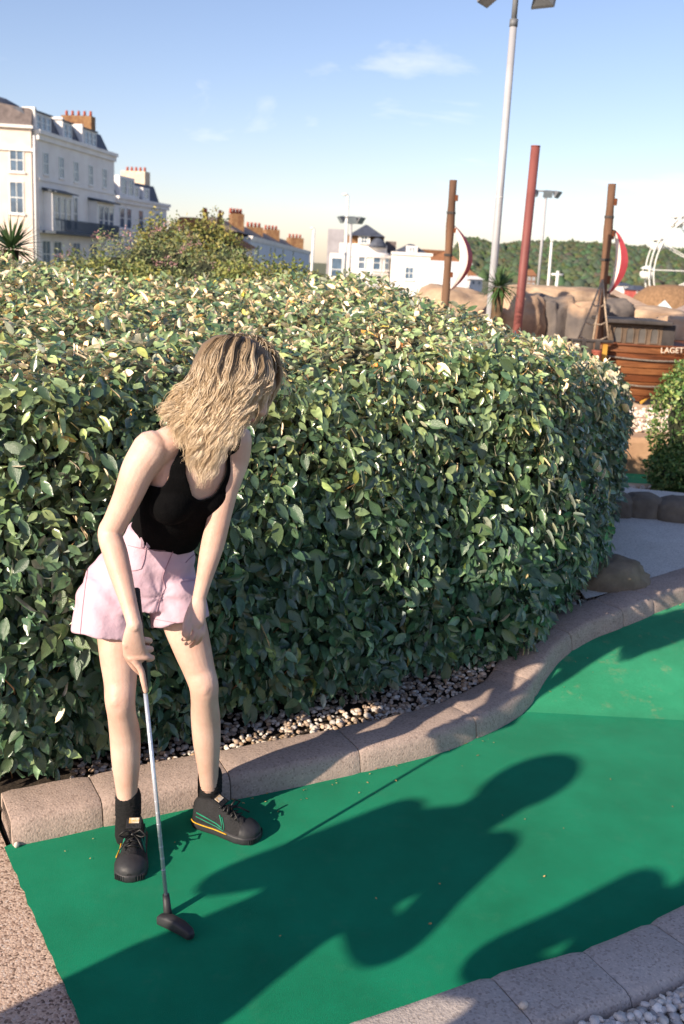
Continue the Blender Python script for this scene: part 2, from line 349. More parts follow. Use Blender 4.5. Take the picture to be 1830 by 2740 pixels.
# near kerb, bottom right
NK = np.array([atz(*D(x, y), 0.088)[:2] for x, y in [(750, 2348), (930, 2290), (1115, 2226), (1330, 2165), (1450, 2118), (1568, 2062)]])
NK = np.vstack([NK[0]+(NK[0]-NK[1])*2.2, NK[0]+(NK[0]-NK[1])*1.0, NK, NK[-1]+(NK[-1]-NK[-2])*1.2, NK[-1]+(NK[-1]-NK[-2])*4, NK[-1]+(NK[-1]-NK[-2])*8])[::-1]
NKr, NKs = arc_resample(catmull(NK, 700), 0.004)   # runs right to left, so +N points towards the camera
nj = []
for x, y in [(1480, 2100), (1330, 2168), (1118, 2226)]:
    p = atz(*D(x, y), 0.088)[:2]; nj.append(NKs[np.argmin(np.linalg.norm(NKr-p, axis=1))])
nj = sorted(nj); nj = [nj[0]-0.5] + nj[0:1] + nj[1:] + [nj[-1]+0.42]
prof2 = [(-0.004, -0.05), (0.0, 0.0), (0.004, 0.070), (0.012, 0.082), (0.03, 0.088), (0.180, 0.090), (0.200, 0.082), (0.210, 0.065), (0.214, -0.05)]
core2 = [(0.02, -0.05), (0.02, 0.07), (0.195, 0.072), (0.195, -0.05)]
kerb_run('grey concrete kerb beside the white gravel bed', NKr, NKs, nj, prof2, core2, lambda x, y: 0.0, M_kerb2, 30)
# --- putting green
def carpet():
    m = bpy.data.materials.new('green_carpet'); m.use_nodes = True; nt = m.node_tree; N = nt.nodes; Lk = nt.links; b = N['Principled BSDF']
    b.inputs['Roughness'].default_value = 0.95; b.inputs['Specular IOR Level'].default_value = 0.06
    b.inputs['Sheen Weight'].default_value = 0.12; b.inputs['Sheen Roughness'].default_value = 0.45; b.inputs['Sheen Tint'].default_value = (0.45, 0.9, 0.6, 1)
    t = N.new('ShaderNodeTexCoord')
    n1 = N.new('ShaderNodeTexNoise'); n1.inputs['Scale'].default_value = 520; n1.inputs['Detail'].default_value = 2; Lk.new(t.outputs['Object'], n1.inputs['Vector'])
    n2 = N.new('ShaderNodeTexNoise'); n2.inputs['Scale'].default_value = 2.6; n2.inputs['Detail'].default_value = 6; n2.inputs['Roughness'].default_value = 0.65; Lk.new(t.outputs['Object'], n2.inputs['Vector'])
    r = N.new('ShaderNodeValToRGB'); e = r.color_ramp.elements; e[0].position = 0.3; e[0].color = (0.002, 0.150, 0.074, 1); e[1].position = 0.7; e[1].color = (0.005, 0.270, 0.138, 1); Lk.new(n1.outputs['Fac'], r.inputs[0])
    r2 = N.new('ShaderNodeValToRGB'); e = r2.color_ramp.elements; e[0].position = 0.32; e[0].color = (0.78, 0.80, 0.78, 1); e[1].position = 0.7; e[1].color = (1.26, 1.18, 1.2, 1); Lk.new(n2.outputs['Fac'], r2.inputs[0])
    mm = N.new('ShaderNodeMix'); mm.data_type = 'RGBA'; mm.blend_type = 'MULTIPLY'; mm.inputs[0].default_value = 1; Lk.new(r.outputs[0], mm.inputs[6]); Lk.new(r2.outputs[0], mm.inputs[7])
    # worn dusty scuffs
    n3 = N.new('ShaderNodeTexNoise'); n3.inputs['Scale'].default_value = 9; n3.inputs['Detail'].default_value = 7; n3.inputs['Roughness'].default_value = 0.75; Lk.new(t.outputs['Object'], n3.inputs['Vector'])
    r3 = N.new('ShaderNodeValToRGB'); e = r3.color_ramp.elements; e[0].position = 0.56; e[0].color = (0, 0, 0, 1); e[1].position = 0.8; e[1].color = (0.35, 0.35, 0.35, 1); Lk.new(n3.outputs['Fac'], r3.inputs[0])
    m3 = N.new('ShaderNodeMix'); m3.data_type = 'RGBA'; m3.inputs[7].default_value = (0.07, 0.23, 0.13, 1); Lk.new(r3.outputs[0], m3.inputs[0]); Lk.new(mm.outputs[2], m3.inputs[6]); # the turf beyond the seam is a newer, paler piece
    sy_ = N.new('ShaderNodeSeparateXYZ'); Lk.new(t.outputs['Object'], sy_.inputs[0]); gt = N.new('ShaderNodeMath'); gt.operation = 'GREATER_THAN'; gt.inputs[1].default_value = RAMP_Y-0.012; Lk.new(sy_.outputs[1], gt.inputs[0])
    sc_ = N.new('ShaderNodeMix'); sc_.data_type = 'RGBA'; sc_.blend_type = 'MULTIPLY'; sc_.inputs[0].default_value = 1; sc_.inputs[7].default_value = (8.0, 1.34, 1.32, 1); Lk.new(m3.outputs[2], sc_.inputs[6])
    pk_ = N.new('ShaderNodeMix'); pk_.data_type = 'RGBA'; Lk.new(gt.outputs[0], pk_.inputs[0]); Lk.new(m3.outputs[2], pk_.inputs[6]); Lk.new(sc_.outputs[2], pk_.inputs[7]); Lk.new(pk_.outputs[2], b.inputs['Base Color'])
    bp = N.new('ShaderNodeBump'); bp.inputs['Strength'].default_value = 0.6; bp.inputs['Distance'].default_value = 0.004; Lk.new(n1.outputs['Fac'], bp.inputs['Height']); Lk.new(bp.outputs[0], b.inputs['Normal'])
    MATS['carpet'] = m; return m
M_green = carpet()
GL = [ong(*D(x, y))[:2] for x, y in [(0, 1950), (30, 1990), (110, 2200), (185, 2348)]]
gdir = (GL[3]-GL[1])/np.linalg.norm(GL[3]-GL[1])
kline = [tuple(KBr[i]+KN[i]*0.06) for i in range(0, len(KBr), 25)]
near = [tuple(p) for p in (NKr[::35]+kerb_frame(NKr)[1][::35]*0.06)]
gl_top = np.array(kline[0]); gl_end = GL[1]+gdir*1.2
outline = [tuple(GL[1]-gdir*0.25)] + kline + near + [tuple(near[-1])] 
# simple ring: left edge -> back kerb -> right -> near kerb -> left edge
_pp = np.array([gdir[1], -gdir[0]]); fray = [tuple(GL[1]+gdir*(1.6-q*0.03)+_pp*(0.0022*math.sin(q*1.9)+random.uniform(-0.0016, 0.0016))) for q in range(int(1.6/0.03)+2)]
ring = [tuple(GL[1]-gdir*0.12)] + kline[1:] + [(4.4, 6.0), (4.4, 3.6)] + near + fray
cl = []
for p in ring:
    if not cl or np.hypot(p[0]-cl[-1][0], p[1]-cl[-1][1]) > 0.01: cl.append(p)
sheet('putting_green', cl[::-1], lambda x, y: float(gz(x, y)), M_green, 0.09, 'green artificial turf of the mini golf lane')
# exposed aggregate paving to the left
def aggregate():
    m = bpy.data.materials.new('aggregate'); m.use_nodes = True; nt = m.node_tree; N = nt.nodes; Lk = nt.links; b = N['Principled BSDF']; b.inputs['Roughness'].default_value = 0.85
    t = N.new('ShaderNodeTexCoord'); v = N.new('ShaderNodeTexVoronoi'); v.inputs['Scale'].default_value = 170; v.inputs['Randomness'].default_value = 1.0; Lk.new(t.outputs['Object'], v.inputs['Vector'])
    sp = N.new('ShaderNodeSeparateColor'); Lk.new(v.outputs['Color'], sp.inputs[0]); r = N.new('ShaderNodeValToRGB'); e = r.color_ramp.elements
    e[0].position = 0.0; e[0].color = (0.12, 0.08, 0.06, 1); e[1].position = 1.0; e[1].color = (0.62, 0.52, 0.45, 1); e.new(0.18).color = (0.32, 0.21, 0.155, 1); e.new(0.45).color = (0.53, 0.38, 0.29, 1); e.new(0.7).color = (0.60, 0.45, 0.35, 1); e.new(0.88).color = (0.46, 0.33, 0.26, 1)
    Lk.new(sp.outputs[1], r.inputs[0]); Lk.new(r.outputs[0], b.inputs['Base Color'])
    bp = N.new('ShaderNodeBump'); bp.inputs['Strength'].default_value = 0.45; bp.inputs['Distance'].default_value = 0.003; bp.invert = True; Lk.new(v.outputs['Distance'], bp.inputs['Height']); Lk.new(bp.outputs[0], b.inputs['Normal'])
    return m
M_agg = aggregate()
perp = np.array([gdir[1], -gdir[0]])
if perp[0] > 0: perp = -perp
A0 = GL[1]-gdir*0.9; A1 = GL[1]+gdir*4.0; off = perp*0.003
sheet('paving', [tuple(A0-off*3), tuple(A1-off*3), tuple(A1+perp*5), tuple(A0+perp*5)], lambda x, y: -0.006, M_agg, 1.0, 'sunlit exposed aggregate paving at the start of the lane')
# --- planting bed under the hedge, path on the right, near gravel bed
bed = [tuple(KBr[i]+KN[i]*(KW-0.03)) for i in range(0, len(KBr), 35)]
bed = [p for p in bed if p[0] < 2.3]
HB_Z = 0.03
def bedz(x, y): return HB_Z + float(gz(x, y))*(1-0.75*float(smooth(1.25, 1.6, x)))
bed_out = [tuple(np.array(bed[0])+(-0.5, -0.2)), (-6, 3.0), (-6, 12), (2.2, 12), (2.0, 8.2)] + bed[::-1]
sheet('planting_bed', bed_out, bedz, M_soil, 0.2, 'dark soil bed under the clipped hedge')
M_asph = concrete('path_surface', (0.60, 0.56, 0.51), (0.70, 0.66, 0.61), 0.6)
PZ = 0.238
e_in = np.array(ong(*D(1452, 1352), 0.09)[:2])
pathring = [tuple(KBr[i]+KN[i]*(KW-0.012)) for i in range(0, len(KBr), 25) if KBr[i][0] > 1.32] + [(6.5, 6.7), (7.0, 7.3), (2.6, 7.35), (1.35, 7.6), (1.2, 6.2)]
sheet('path', pathring, lambda x, y: PZ, M_asph, 0.4, 'pale grey path in the shade of the hedge')
ngr = [tuple(p) for p in (NKr[::35]+kerb_frame(NKr)[1][::35]*0.195)]
sheet('gravel_bed', ngr + [(-0.5, 0.6), (4, 1.2)], lambda x, y: 0.045, mat('stone_dust', (0.34, 0.31, 0.29), (0.24, 0.22, 0.20), 30, 0.95, 0.5, 80), 0.3, 'bed for the white gravel behind the near kerb')
# ------------------------------------------------------------------ gravel
M_peb = mat('pebble', (1, 1, 1), (0.82, 0.8, 0.78), 60, 0.75, 0.3, 120, attr='Col')
PAL = [srgb(226, 212, 198), srgb(206, 182, 160), srgb(236, 226, 214), srgb(186, 164, 146), srgb(202, 196, 190), srgb(176, 150, 124), srgb(150, 134, 122)]
PALW = [srgb(226, 220, 214), srgb(206, 200, 196), srgb(236, 230, 222), srgb(190, 184, 180), srgb(214, 200, 186)]
pts = []
for _ in range(5200):
    i = random.randrange(len(KBr)); 
    if not (-0.75 < KBr[i][0] < 1.5): continue
    w = 0.42 if KBr[i][0] < 1.0 else 0.62
    p = KBr[i] + KN[i]*(KW + 0.008 + random.random()**1.3*w)
    pts.append((p[0], p[1], bedz(p[0], p[1])+0.012+random.random()*0.012))
tag(pebbles('gravel', pts, 0.007, 0.015, PAL, M_peb), 'buff pebbles along the foot of the big hedge', 'gravel', kind='stuff')
pts = []
NT, NN = kerb_frame(NKr)
for _ in range(16000):
    i = random.randrange(len(NKr))
    if not (0.2 < NKr[i][0] < 1.5): continue
    p = NKr[i] + NN[i]*(0.224 + random.random()*0.42); pts.append((p[0], p[1], 0.053+random.random()*0.026))
tag(pebbles('white_gravel', pts, 0.009, 0.017, PALW, M_peb), 'white gravel behind the near grey kerb', 'gravel', kind='stuff')
# boulder where kerb and path meet
bp_ = ong(*D(1412, 1350), 0.06)
M_bould = mat('boulder', srgb(140, 124, 104), srgb(104, 92, 78), 7, 0.9, 0.7, 40)
o = rock('boulder', (bp_[0]-0.02, bp_[1]+0.06, 0.22), (0.46, 0.34, 0.30), 4, M_bould, None, 0.45, 0.15, 0.08)
tag(o, 'brown rounded boulder lying between gravel, kerb and path', 'boulder')

# ------------------------------------------------------------------ THE BIG HEDGE
hpx = [(0, 1800), (250, 1745), (500, 1672), (760, 1612), (1000, 1550), (1130, 1535)]
HO = [atz(x*S, y*S, 0.10)[:2] for x, y in hpx]
HO = [np.array(p) for p in [(-6.0, 3.6), (-3.6, 2.95), (-2.0, 2.80)]] + HO + [ong(*D(1200, 1455), 0.15)[:2], ong(*D(1290, 1360), 0.15)[:2], np.array([1.50, 5.80]), np.array([1.66, 6.25]), np.array([1.58, 6.8]), np.array([1.2, 7.2]), np.array([0.3, 7.3]), np.array([-2.5, 7.2]), np.array([-6.0, 6.8])]
HO = np.array(HO); HOc = catmull(np.vstack([HO, HO[:1]]), 500); HOr, _ = arc_resample(HOc, 0.03)
ht = np.gradient(HOr, axis=0); ht /= np.linalg.norm(ht, axis=1, keepdims=True)+1e-9; hn = np.stack([ht[:, 1], -ht[:, 0]], 1)   # outward (ccw outline)
def hdist(P):
    """distance inside from the outline"""
    out = np.empty(len(P)); idx = np.empty(len(P), int)
    for a in range(0, len(P), 4000):
        d = np.linalg.norm(P[a:a+4000, None, :]-HOr[None, ::2, :], axis=2); idx[a:a+4000] = d.argmin(1)*2; out[a:a+4000] = d.min(1)
    return out, idx
def inside(P):
    x, y = P[:, 0], P[:, 1]; c = np.zeros(len(P), bool); Q = HOr[::2]; n = len(Q)
    for i in range(n):
        x0, y0 = Q[i]; x1, y1 = Q[(i+1) % n]
        if y0 == y1: continue
        m = ((y0 > y) != (y1 > y)) & (x < (x1-x0)*(y-y0)/(y1-y0)+x0); c ^= m
    return c
def htop(x, y):
    t = 1.40 + 0.225*np.clip((y-3.3)/2.8, 0, 1) - 0.34*smooth(0.0, 1.7, x)*np.clip((y-3.9)/2.4, 0, 1)
    return t + 0.035*np.sin(x*3.1+y*1.3) + 0.025*np.sin(x*7.3-y*5.1)
def bulge(z):
    z = np.asarray(z, float)
    return np.where(z < 0.7, -0.13+0.25*np.sin(np.clip(z/0.7, 0, 1)*PI/2)**0.75, 0.12-0.20*np.clip((z-0.7)/0.7, 0, 1)**2.4)
RR = 0.26
def top_z(P, d): 
    q = np.clip(1-d/RR, 0, 1); return htop(P[:, 0], P[:, 1]) - RR*(1-np.sqrt(np.clip(1-q*q, 0, 1)))
def lump(p): return 0.05*np.sin(p[:, 0]*5.3+1)*np.sin(p[:, 2]*6.1+p[:, 1]*3.7) + 0.025*np.sin(p[:, 0]*11.7+p[:, 2]*9+p[:, 1]*8)
hedge = empty('hedge', (0, 5, 0), 'big clipped evergreen hedge with large glossy leaves behind the woman', 'hedge')
# dark twiggy core that closes the view through
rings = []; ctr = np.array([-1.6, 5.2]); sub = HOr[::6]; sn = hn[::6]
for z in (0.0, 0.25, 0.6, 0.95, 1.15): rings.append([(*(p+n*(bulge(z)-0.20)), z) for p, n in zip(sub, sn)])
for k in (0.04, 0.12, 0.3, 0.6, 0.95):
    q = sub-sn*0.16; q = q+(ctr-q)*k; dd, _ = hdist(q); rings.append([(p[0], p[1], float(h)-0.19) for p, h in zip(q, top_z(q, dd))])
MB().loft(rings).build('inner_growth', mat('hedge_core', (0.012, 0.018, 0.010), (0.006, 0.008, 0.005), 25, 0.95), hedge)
M_leaf = leafmat('hedge_leaf', (0.078, 0.132, 0.066), (0.37, 0.37, 0.29), 0.27, 0.7, 0.05)
def hedge_leaves(nside, ntop):
    # side
    w = np.ones(len(HOr)); w[(HOr[:, 1] > 6.95)] = 0.08; w[HOr[:, 0] < -2.1] = 0.25; w[(HOr[:, 0] > -1.6) & (HOr[:, 1] < 4.6) & (HOr[:, 0] < 1.0)] = 1.35; w /= w.sum()
    i = rng.choice(len(HOr), nside, p=w); p2 = HOr[i]+ht[i]*rng.uniform(-0.02, 0.02, (nside, 1)); n2 = hn[i]
    zt = htop(p2[:, 0], p2[:, 1])-RR*0.12; z = 0.10+rng.random(nside)**0.95*(zt-0.10)
    low = p2[:, 0] < 2.5
    depth = rng.random(nside)**1.15*0.19
    P = np.concatenate([p2 + n2*(bulge(z)-depth)[:, None], z[:, None]], 1); Nn = np.concatenate([n2, np.full((nside, 1), 0.12)], 1)
    P[:, :2] += n2*lump(P)[:, None]
    # top
    m = int(ntop*1.9); q = np.stack([rng.uniform(-3.2, 2.1, m), rng.uniform(2.6, 7.3, m)], 1); q = q[inside(q)][:ntop]
    d, ii = hdist(q); zt = top_z(q, d); dep = rng.random(len(q))**1.2*0.17
    k = np.clip(1-d/RR, 0, 1)[:, None]; nt_ = np.concatenate([hn[ii]*k, np.sqrt(np.clip(1-k*k, 0.05, 1))], 1)
    T = np.concatenate([q, zt[:, None]], 1) - nt_*dep[:, None] + nt_*(lump(np.concatenate([q, zt[:, None]], 1))*0.7)[:, None]
    return P, Nn, depth, T, nt_, dep
P, Nn, dp, T, Tn, dt = hedge_leaves(45000, 38000)
def leaf_set(P, Nn, dep, up, Lm):
    n = len(P); r = rand_dirs(n)
    nor = nrm_rows(Nn*rng.uniform(0.5, 1.3, (n, 1)) + r*0.75 + np.array([0, 0, 0.25 if not up else 0.0]))
    a = rand_dirs(n)*0.9 + Nn*0.45 + (np.array([0, 0, -0.75]) if not up else np.array([0, 0, 0.15]))
    ax = nrm_rows(a - nor*(np.sum(a*nor, 1, keepdims=True)))
    ln = Lm*np.clip(rng.lognormal(0.0, 0.26, n), 0.5, 1.75); wd = ln*rng.uniform(0.42, 0.56, n)
    b = rng.uniform(0.62, 1.3, (n, 1)); hue = rng.random((n, 1)); col = np.concatenate([b*(0.88+0.3*hue**2), b*(0.96+0.12*hue), b*(1.05-0.2*hue)], 1)
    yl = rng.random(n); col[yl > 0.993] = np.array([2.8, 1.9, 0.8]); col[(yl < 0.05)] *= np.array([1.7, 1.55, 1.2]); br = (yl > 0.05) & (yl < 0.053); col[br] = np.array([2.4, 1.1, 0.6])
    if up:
        pale = rng.random(n) < 0.62; col[pale] = col[pale]*np.array([4.0, 2.95, 2.75])  # sunlit cream of the hedge top is put into these leaf colours
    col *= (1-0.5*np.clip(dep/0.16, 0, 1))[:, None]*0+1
    return ax, nor, ln, wd, col
def nrm_rows(a): return a/(np.linalg.norm(a, axis=1, keepdims=True)+1e-9)
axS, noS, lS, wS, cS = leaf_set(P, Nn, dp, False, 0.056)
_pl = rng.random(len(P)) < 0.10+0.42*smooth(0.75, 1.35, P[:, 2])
cS[_pl] *= np.array([3.0, 2.3, 2.2])  # sunlight near the shoulder painted in: more lightened leaves higher up
cS *= 1+np.clip((1.0-P[:, 2])/0.5, 0, 1)[:, None]*np.array([-0.20, -0.06, 0.06])  # teal shade low on the face is put into the leaf colour
# leaves shrink a little higher up and to the right as on the plant
lS *= np.where(P[:, 2] > 1.0, 0.85, 1.0); wS *= np.where(P[:, 2] > 1.0, 0.85, 1.0)
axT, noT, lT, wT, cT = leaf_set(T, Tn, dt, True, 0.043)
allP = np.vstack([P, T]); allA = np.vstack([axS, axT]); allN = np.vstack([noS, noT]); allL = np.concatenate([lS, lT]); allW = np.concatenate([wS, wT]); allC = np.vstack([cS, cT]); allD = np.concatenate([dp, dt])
fold = rng.uniform(0.1, 0.55, len(allP)); curl = rng.uniform(-0.05, 0.28, len(allP))
# the leaves that show largest become single parts
dist = np.linalg.norm(allP-np.array([0, 0, CAMH]), axis=1); vis = (allD < 0.035) & (allP[:, 0] > -1.25) & (allP[:, 1] < 4.4)
facing = np.abs(np.sum(allN*(np.array([0, 0, CAMH])-allP)/dist[:, None], 1))
score = np.where(vis, allL*allW*facing/dist**2, 0); order = np.argsort(-score); big = order[:300]; rest = np.ones(len(allP), bool); rest[big] = False
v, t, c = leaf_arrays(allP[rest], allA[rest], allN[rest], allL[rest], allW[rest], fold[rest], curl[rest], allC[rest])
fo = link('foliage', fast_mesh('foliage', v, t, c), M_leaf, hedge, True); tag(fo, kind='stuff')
protos = []
for k in range(10):
    sc = {0: (1, 1, 1), 1: (1.15, 1.05, 0.9), 2: (0.8, 0.85, 0.9), 3: (1.2, 1.1, 0.8), 4: (0.9, 1.0, 1.0), 5: (0.72, 0.8, 0.85), 6: (1.3, 1.2, 0.9), 7: (1.0, 1.05, 0.95), 8: (0.85, 0.9, 0.95), 9: (1.5, 1.4, 1.0)}[k]
    v, t, c = leaf_arrays(np.zeros((1, 3)), np.array([[1., 0, 0]]), np.array([[0, 0, 1.]]), np.array([1.0]), np.array([random.uniform(0.44, 0.56)]), np.array([random.uniform(0.15, 0.5)]), np.array([random.uniform(0, 0.25)]), np.array([sc]))
    me = fast_mesh('leaf', v, t, c); me.materials.append(M_leaf); me.polygons.foreach_set('use_smooth', [True]*len(me.polygons)); protos.append(me)
hinv = Matrix.Translation((0, -5, 0))
for j in big:
    a = allA[j]; n_ = allN[j]; s_ = nrm(np.cross(n_, a)); n2 = np.cross(a, s_)
    o = bpy.data.objects.new('leaf', random.choice(protos)); C.objects.link(o); o.parent = hedge; o.matrix_parent_inverse = hinv
    Lx = allL[j]; o.matrix_basis = Matrix(((a[0]*Lx, s_[0]*Lx, n2[0]*Lx, allP[j][0]), (a[1]*Lx, s_[1]*Lx, n2[1]*Lx, allP[j][1]), (a[2]*Lx, s_[2]*Lx, n2[2]*Lx, allP[j][2]), (0, 0, 0, 1)))
# twigs
tw = MB(); M_twig = mat('twig', srgb(150, 112, 72), srgb(96, 70, 46), 20, 0.8)
sel = rng.choice(np.where(allP[:, 0] > -1.6)[0], 900, replace=False)
for j in sel:
    e = allP[j]; base = e - np.array([*(Nn[j][:2] if j < len(P) else Tn[j-len(P)][:2]), 0.9])*rng.uniform(0.06, 0.16) + rng.normal(size=3)*0.03
    mid = (e+base)/2 + rng.normal(size=3)*0.012; tw.tube([base, mid, e], [0.0032, 0.0024, 0.0012], 4, False)
tag(tw.build('twigs', M_twig, hedge), kind='stuff')
# ================================================================== BEHIND THE HEDGE: beds, shrubs, ship course
M_sleaf = leafmat('shrub_leaf', (0.16, 0.195, 0.075), (0.23, 0.26, 0.14), 0.5, 0.4, 0.15)
M_flower = leafmat('pink_flower', (0.52, 0.32, 0.31), (0.52, 0.32, 0.31), 0.7, 0.2, 0.2)
M_spike = leafmat('sword_leaf', (0.06, 0.12, 0.035), (0.09, 0.15, 0.06), 0.45, 0.5, 0.05)
M_bark = mat('bark', srgb(110, 88, 64), srgb(70, 54, 40), 12, 0.95, 0.6, 40)
def leaf_blob(c, r, n, ln, palette, seed, shell=0.55, down=0.0, wr=0.5):
    """leaf arrays spread through an uneven ellipsoid"""
    d = rand_dirs(n); d[:, 2] = np.where(d[:, 2] < -0.25, -d[:, 2]*0.5, d[:, 2]); rad = (shell+(1-shell)*rng.random(n))
    lum = 1+0.16*np.sin(d[:, 0]*5+seed)*np.sin(d[:, 1]*4+seed*2)+0.13*np.sin(d[:, 2]*7+d[:, 0]*6+seed)
    P = np.array(c)+d*np.array(r)*(rad*lum)[:, None]
    nor = nrm_rows(d*0.9+rand_dirs(n)*0.9); a = rand_dirs(n)+d*0.5+np.array([0, 0, 0.3-down]); ax = nrm_rows(a-nor*np.sum(a*nor, 1, keepdims=True))
    L_ = ln*rng.uniform(0.6, 1.35, n); W_ = L_*wr*rng.uniform(0.7, 1.2, n)
    col = np.array(palette)[rng.integers(0, len(palette), n)]*rng.uniform(0.65, 1.3, (n, 1))
    return P, ax, nor, L_, W_, rng.uniform(0.1, 0.5, n), rng.uniform(0, 0.3, n), col
def cat_arr(sets): return [np.concatenate([s[k] for s in sets]) for k in range(8)]
def blob_core(mb, c, r, k=0.72):
    mb.ell(c, (np.array([1., 0, 0]), np.array([0, 1., 0]), np.array([0, 0, 1.])), (r[0]*k, r[1]*k, r[2]*k), 14, 8)
M_dark = mat('shrub_inner', (0.03, 0.035, 0.015), (0.015, 0.02, 0.01), 8, 0.95)
def shrub(name, label, blobs, n, ln, palette, flowers=0, cat='shrub', group=None, wr=0.5, down=0.0):
    b0 = blobs[0]; base = empty(name, (b0[0][0], b0[0][1], 0), label, cat, group)
    tot = sum(r[0]*r[1]*r[2] for c, r in blobs); sets = []; core = MB()
    for k, (c, r) in enumerate(blobs):
        sets.append(leaf_blob(c, r, int(n*r[0]*r[1]*r[2]/tot), ln, palette, k*1.7, down=down, wr=wr)); blob_core(core, c, r)
    A = cat_arr(sets); v, t, c = leaf_arrays(A[0], A[1], A[2], A[3], A[4], A[5], A[6], A[7])
    tag(link('foliage', fast_mesh('foliage', v, t, c), M_sleaf, base, True), kind='stuff')
    core.build('branches', M_dark, base, True)
    st = MB()
    for c, r in blobs: st.tube([(c[0], c[1], -0.1), (c[0]+0.03, c[1], c[2]*0.5), (c[0], c[1], c[2])], [0.05, 0.04, 0.03], 6)
    st.build('stem', M_bark, base)
    if flowers:
        sets = []
        for k, (c, r) in enumerate(blobs):
            nb = max(1, int(flowers*r[0]*r[1]*r[2]/tot))
            for q in range(nb):
                d = rand_dirs(1)[0]; d[2] = abs(d[2]); d[1] = -abs(d[1]); p = np.array(c)+d*np.array(r)*1.0; sets.append(leaf_blob(p, (0.06, 0.06, 0.08), 20, 0.016, [(1, 1, 1), (1.2, 1.0, 1.0), (0.8, 0.75, 0.8)], q, 0.2, wr=0.8))
        A = cat_arr(sets); v, t, c = leaf_arrays(*A); tag(link('blossom', fast_mesh('blossom', v, t, c), M_flower, base, True), kind='stuff')
    return base
GR = [(1, 1, 1), (0.7, 0.95, 0.8), (1.35, 1.2, 0.9), (0.9, 1.1, 0.7)]
GY = [(1.5, 1.3, 0.8), (1.2, 1.15, 0.8), (1.8, 1.45, 0.9), (0.8, 0.9, 0.6)]
GP = [(1.2, 1.2, 1.3), (1.5, 1.35, 1.5), (0.9, 1.1, 1.1), (1.7, 1.35, 1.4)]
GB = [(1.6, 1.25, 0.8), (1.2, 1.1, 0.7), (0.9, 1.0, 0.7), (2.0, 1.4, 0.9)]
def bl(px, py, Y, rpx, rz=None, ry=None):
    """blob whose top is at the pixel; half-width in pixels"""
    p = aty(px, py, Y); r = rpx*Y/FPX; rz = rz or r*0.9; return ((p[0], p[1], p[2]-rz), (r, ry or r*0.8, rz))
shrub('flowering_shrub', 'tall grey-green shrub with pink blossom below the white terrace', [bl(430, 600, 10.5, 160, 0.75), bl(300, 632, 10.2, 140, 0.6), bl(200, 672, 10.1, 100, 0.5), bl(560, 650, 10.3, 150, 0.6), bl(660, 682, 10.1, 120, 0.5)], 26000, 0.042, GP, 60, wr=0.30)
shrub('bushy_shrub', 'olive-brown bushy shrub topping the flowering shrub, against the sky', [bl(540, 576, 11.8, 105, 0.6), bl(420, 572, 12.0, 70, 0.5), bl(610, 606, 11.6, 70, 0.5)], 11000, 0.042, GB)
shrub('low_shrub', 'low yellow-green shrub behind the hedge, left of the round-fronted villa', [bl(690, 695, 9.4, 150, 0.42), bl(800, 712, 9.6, 120, 0.36)], 12000, 0.04, GY)
shrub('low_shrub', 'low dark green shrub sloping down in front of the round-fronted villa', [bl(900, 735, 10.4, 110, 0.36), bl(960, 755, 10.6, 70, 0.3), bl(1040, 760, 10.8, 60, 0.28)], 10000, 0.04, GR)
shrub('low_shrub', 'mixed low greenery along the hedge top below the grand white hotel', [bl(170, 690, 9.0, 120, 0.4), bl(280, 690, 9.2, 100, 0.4), bl(400, 700, 9.0, 130, 0.4)], 12000, 0.038, GY)
def spiky(name, label, base, h, n, ln, w, lean=0.0, cat='palm', up=0.25):
    root = empty(name, (base[0], base[1], base[2]), label, cat)
    MB().tube([base, (base[0]+lean*0.5, base[1], base[2]+h*0.55), (base[0]+lean, base[1], base[2]+h)], [0.07, 0.055, 0.06], 9).build('trunk', M_bark, root, True)
    c = np.array([base[0]+lean, base[1], base[2]+h]); V = []; F_ = []; K = []
    for i in range(n):
        d = rand_dirs(1)[0]; d[2] = d[2]*0.75+up; d = nrm(d); L_ = ln*random.uniform(0.75, 1.1); W_ = w*random.uniform(0.8, 1.2)
        side = nrm(np.cross(d, (0, 0, 1.)) + 1e-6); up_ = nrm(np.cross(side, d)); dr = random.uniform(0.15, 0.55)*(1-abs(d[2]))
        b = len(V)
        for q in range(6):
            s_ = q/5; p = c+d*(0.04+L_*s_)-np.array([0, 0, 1])*L_*dr*s_**2.2; ww = W_*(0.5+1.6*s_ if s_ < 0.3 else 1.0*(1-s_)/0.7+0.02)*0.5
            V += [p-side*ww+up_*ww*0.25, p, p+side*ww+up_*ww*0.25]; cc = np.array([1, 1, 1])*random.uniform(0.8, 1.2); K += [cc, cc, cc]
        for q in range(5):
            for e in (0, 1): F_.append((b+q*3+e, b+q*3+e+1, b+(q+1)*3+e+1, b+(q+1)*3+e))
    K = np.array(K); o = link('crown', fast_mesh('crown', np.array(V), np.array(F_), K), M_spike, root, True)
    tag(o, kind='stuff'); return root
p = aty(30, 668, 8.4); spiky('yucca_palm', 'spiky green palm head poking over the hedge below the hotel', (p[0], p[1], 0.0), p[2], 130, 0.30, 0.030)
p = aty(1330, 775, 10.2); spiky('yucca_palm', 'narrow-leaved palm growing between the grey lamp post and the red post', (p[0], p[1], 0.0), p[2]+0.02, 150, 0.22, 0.022, 0.02)
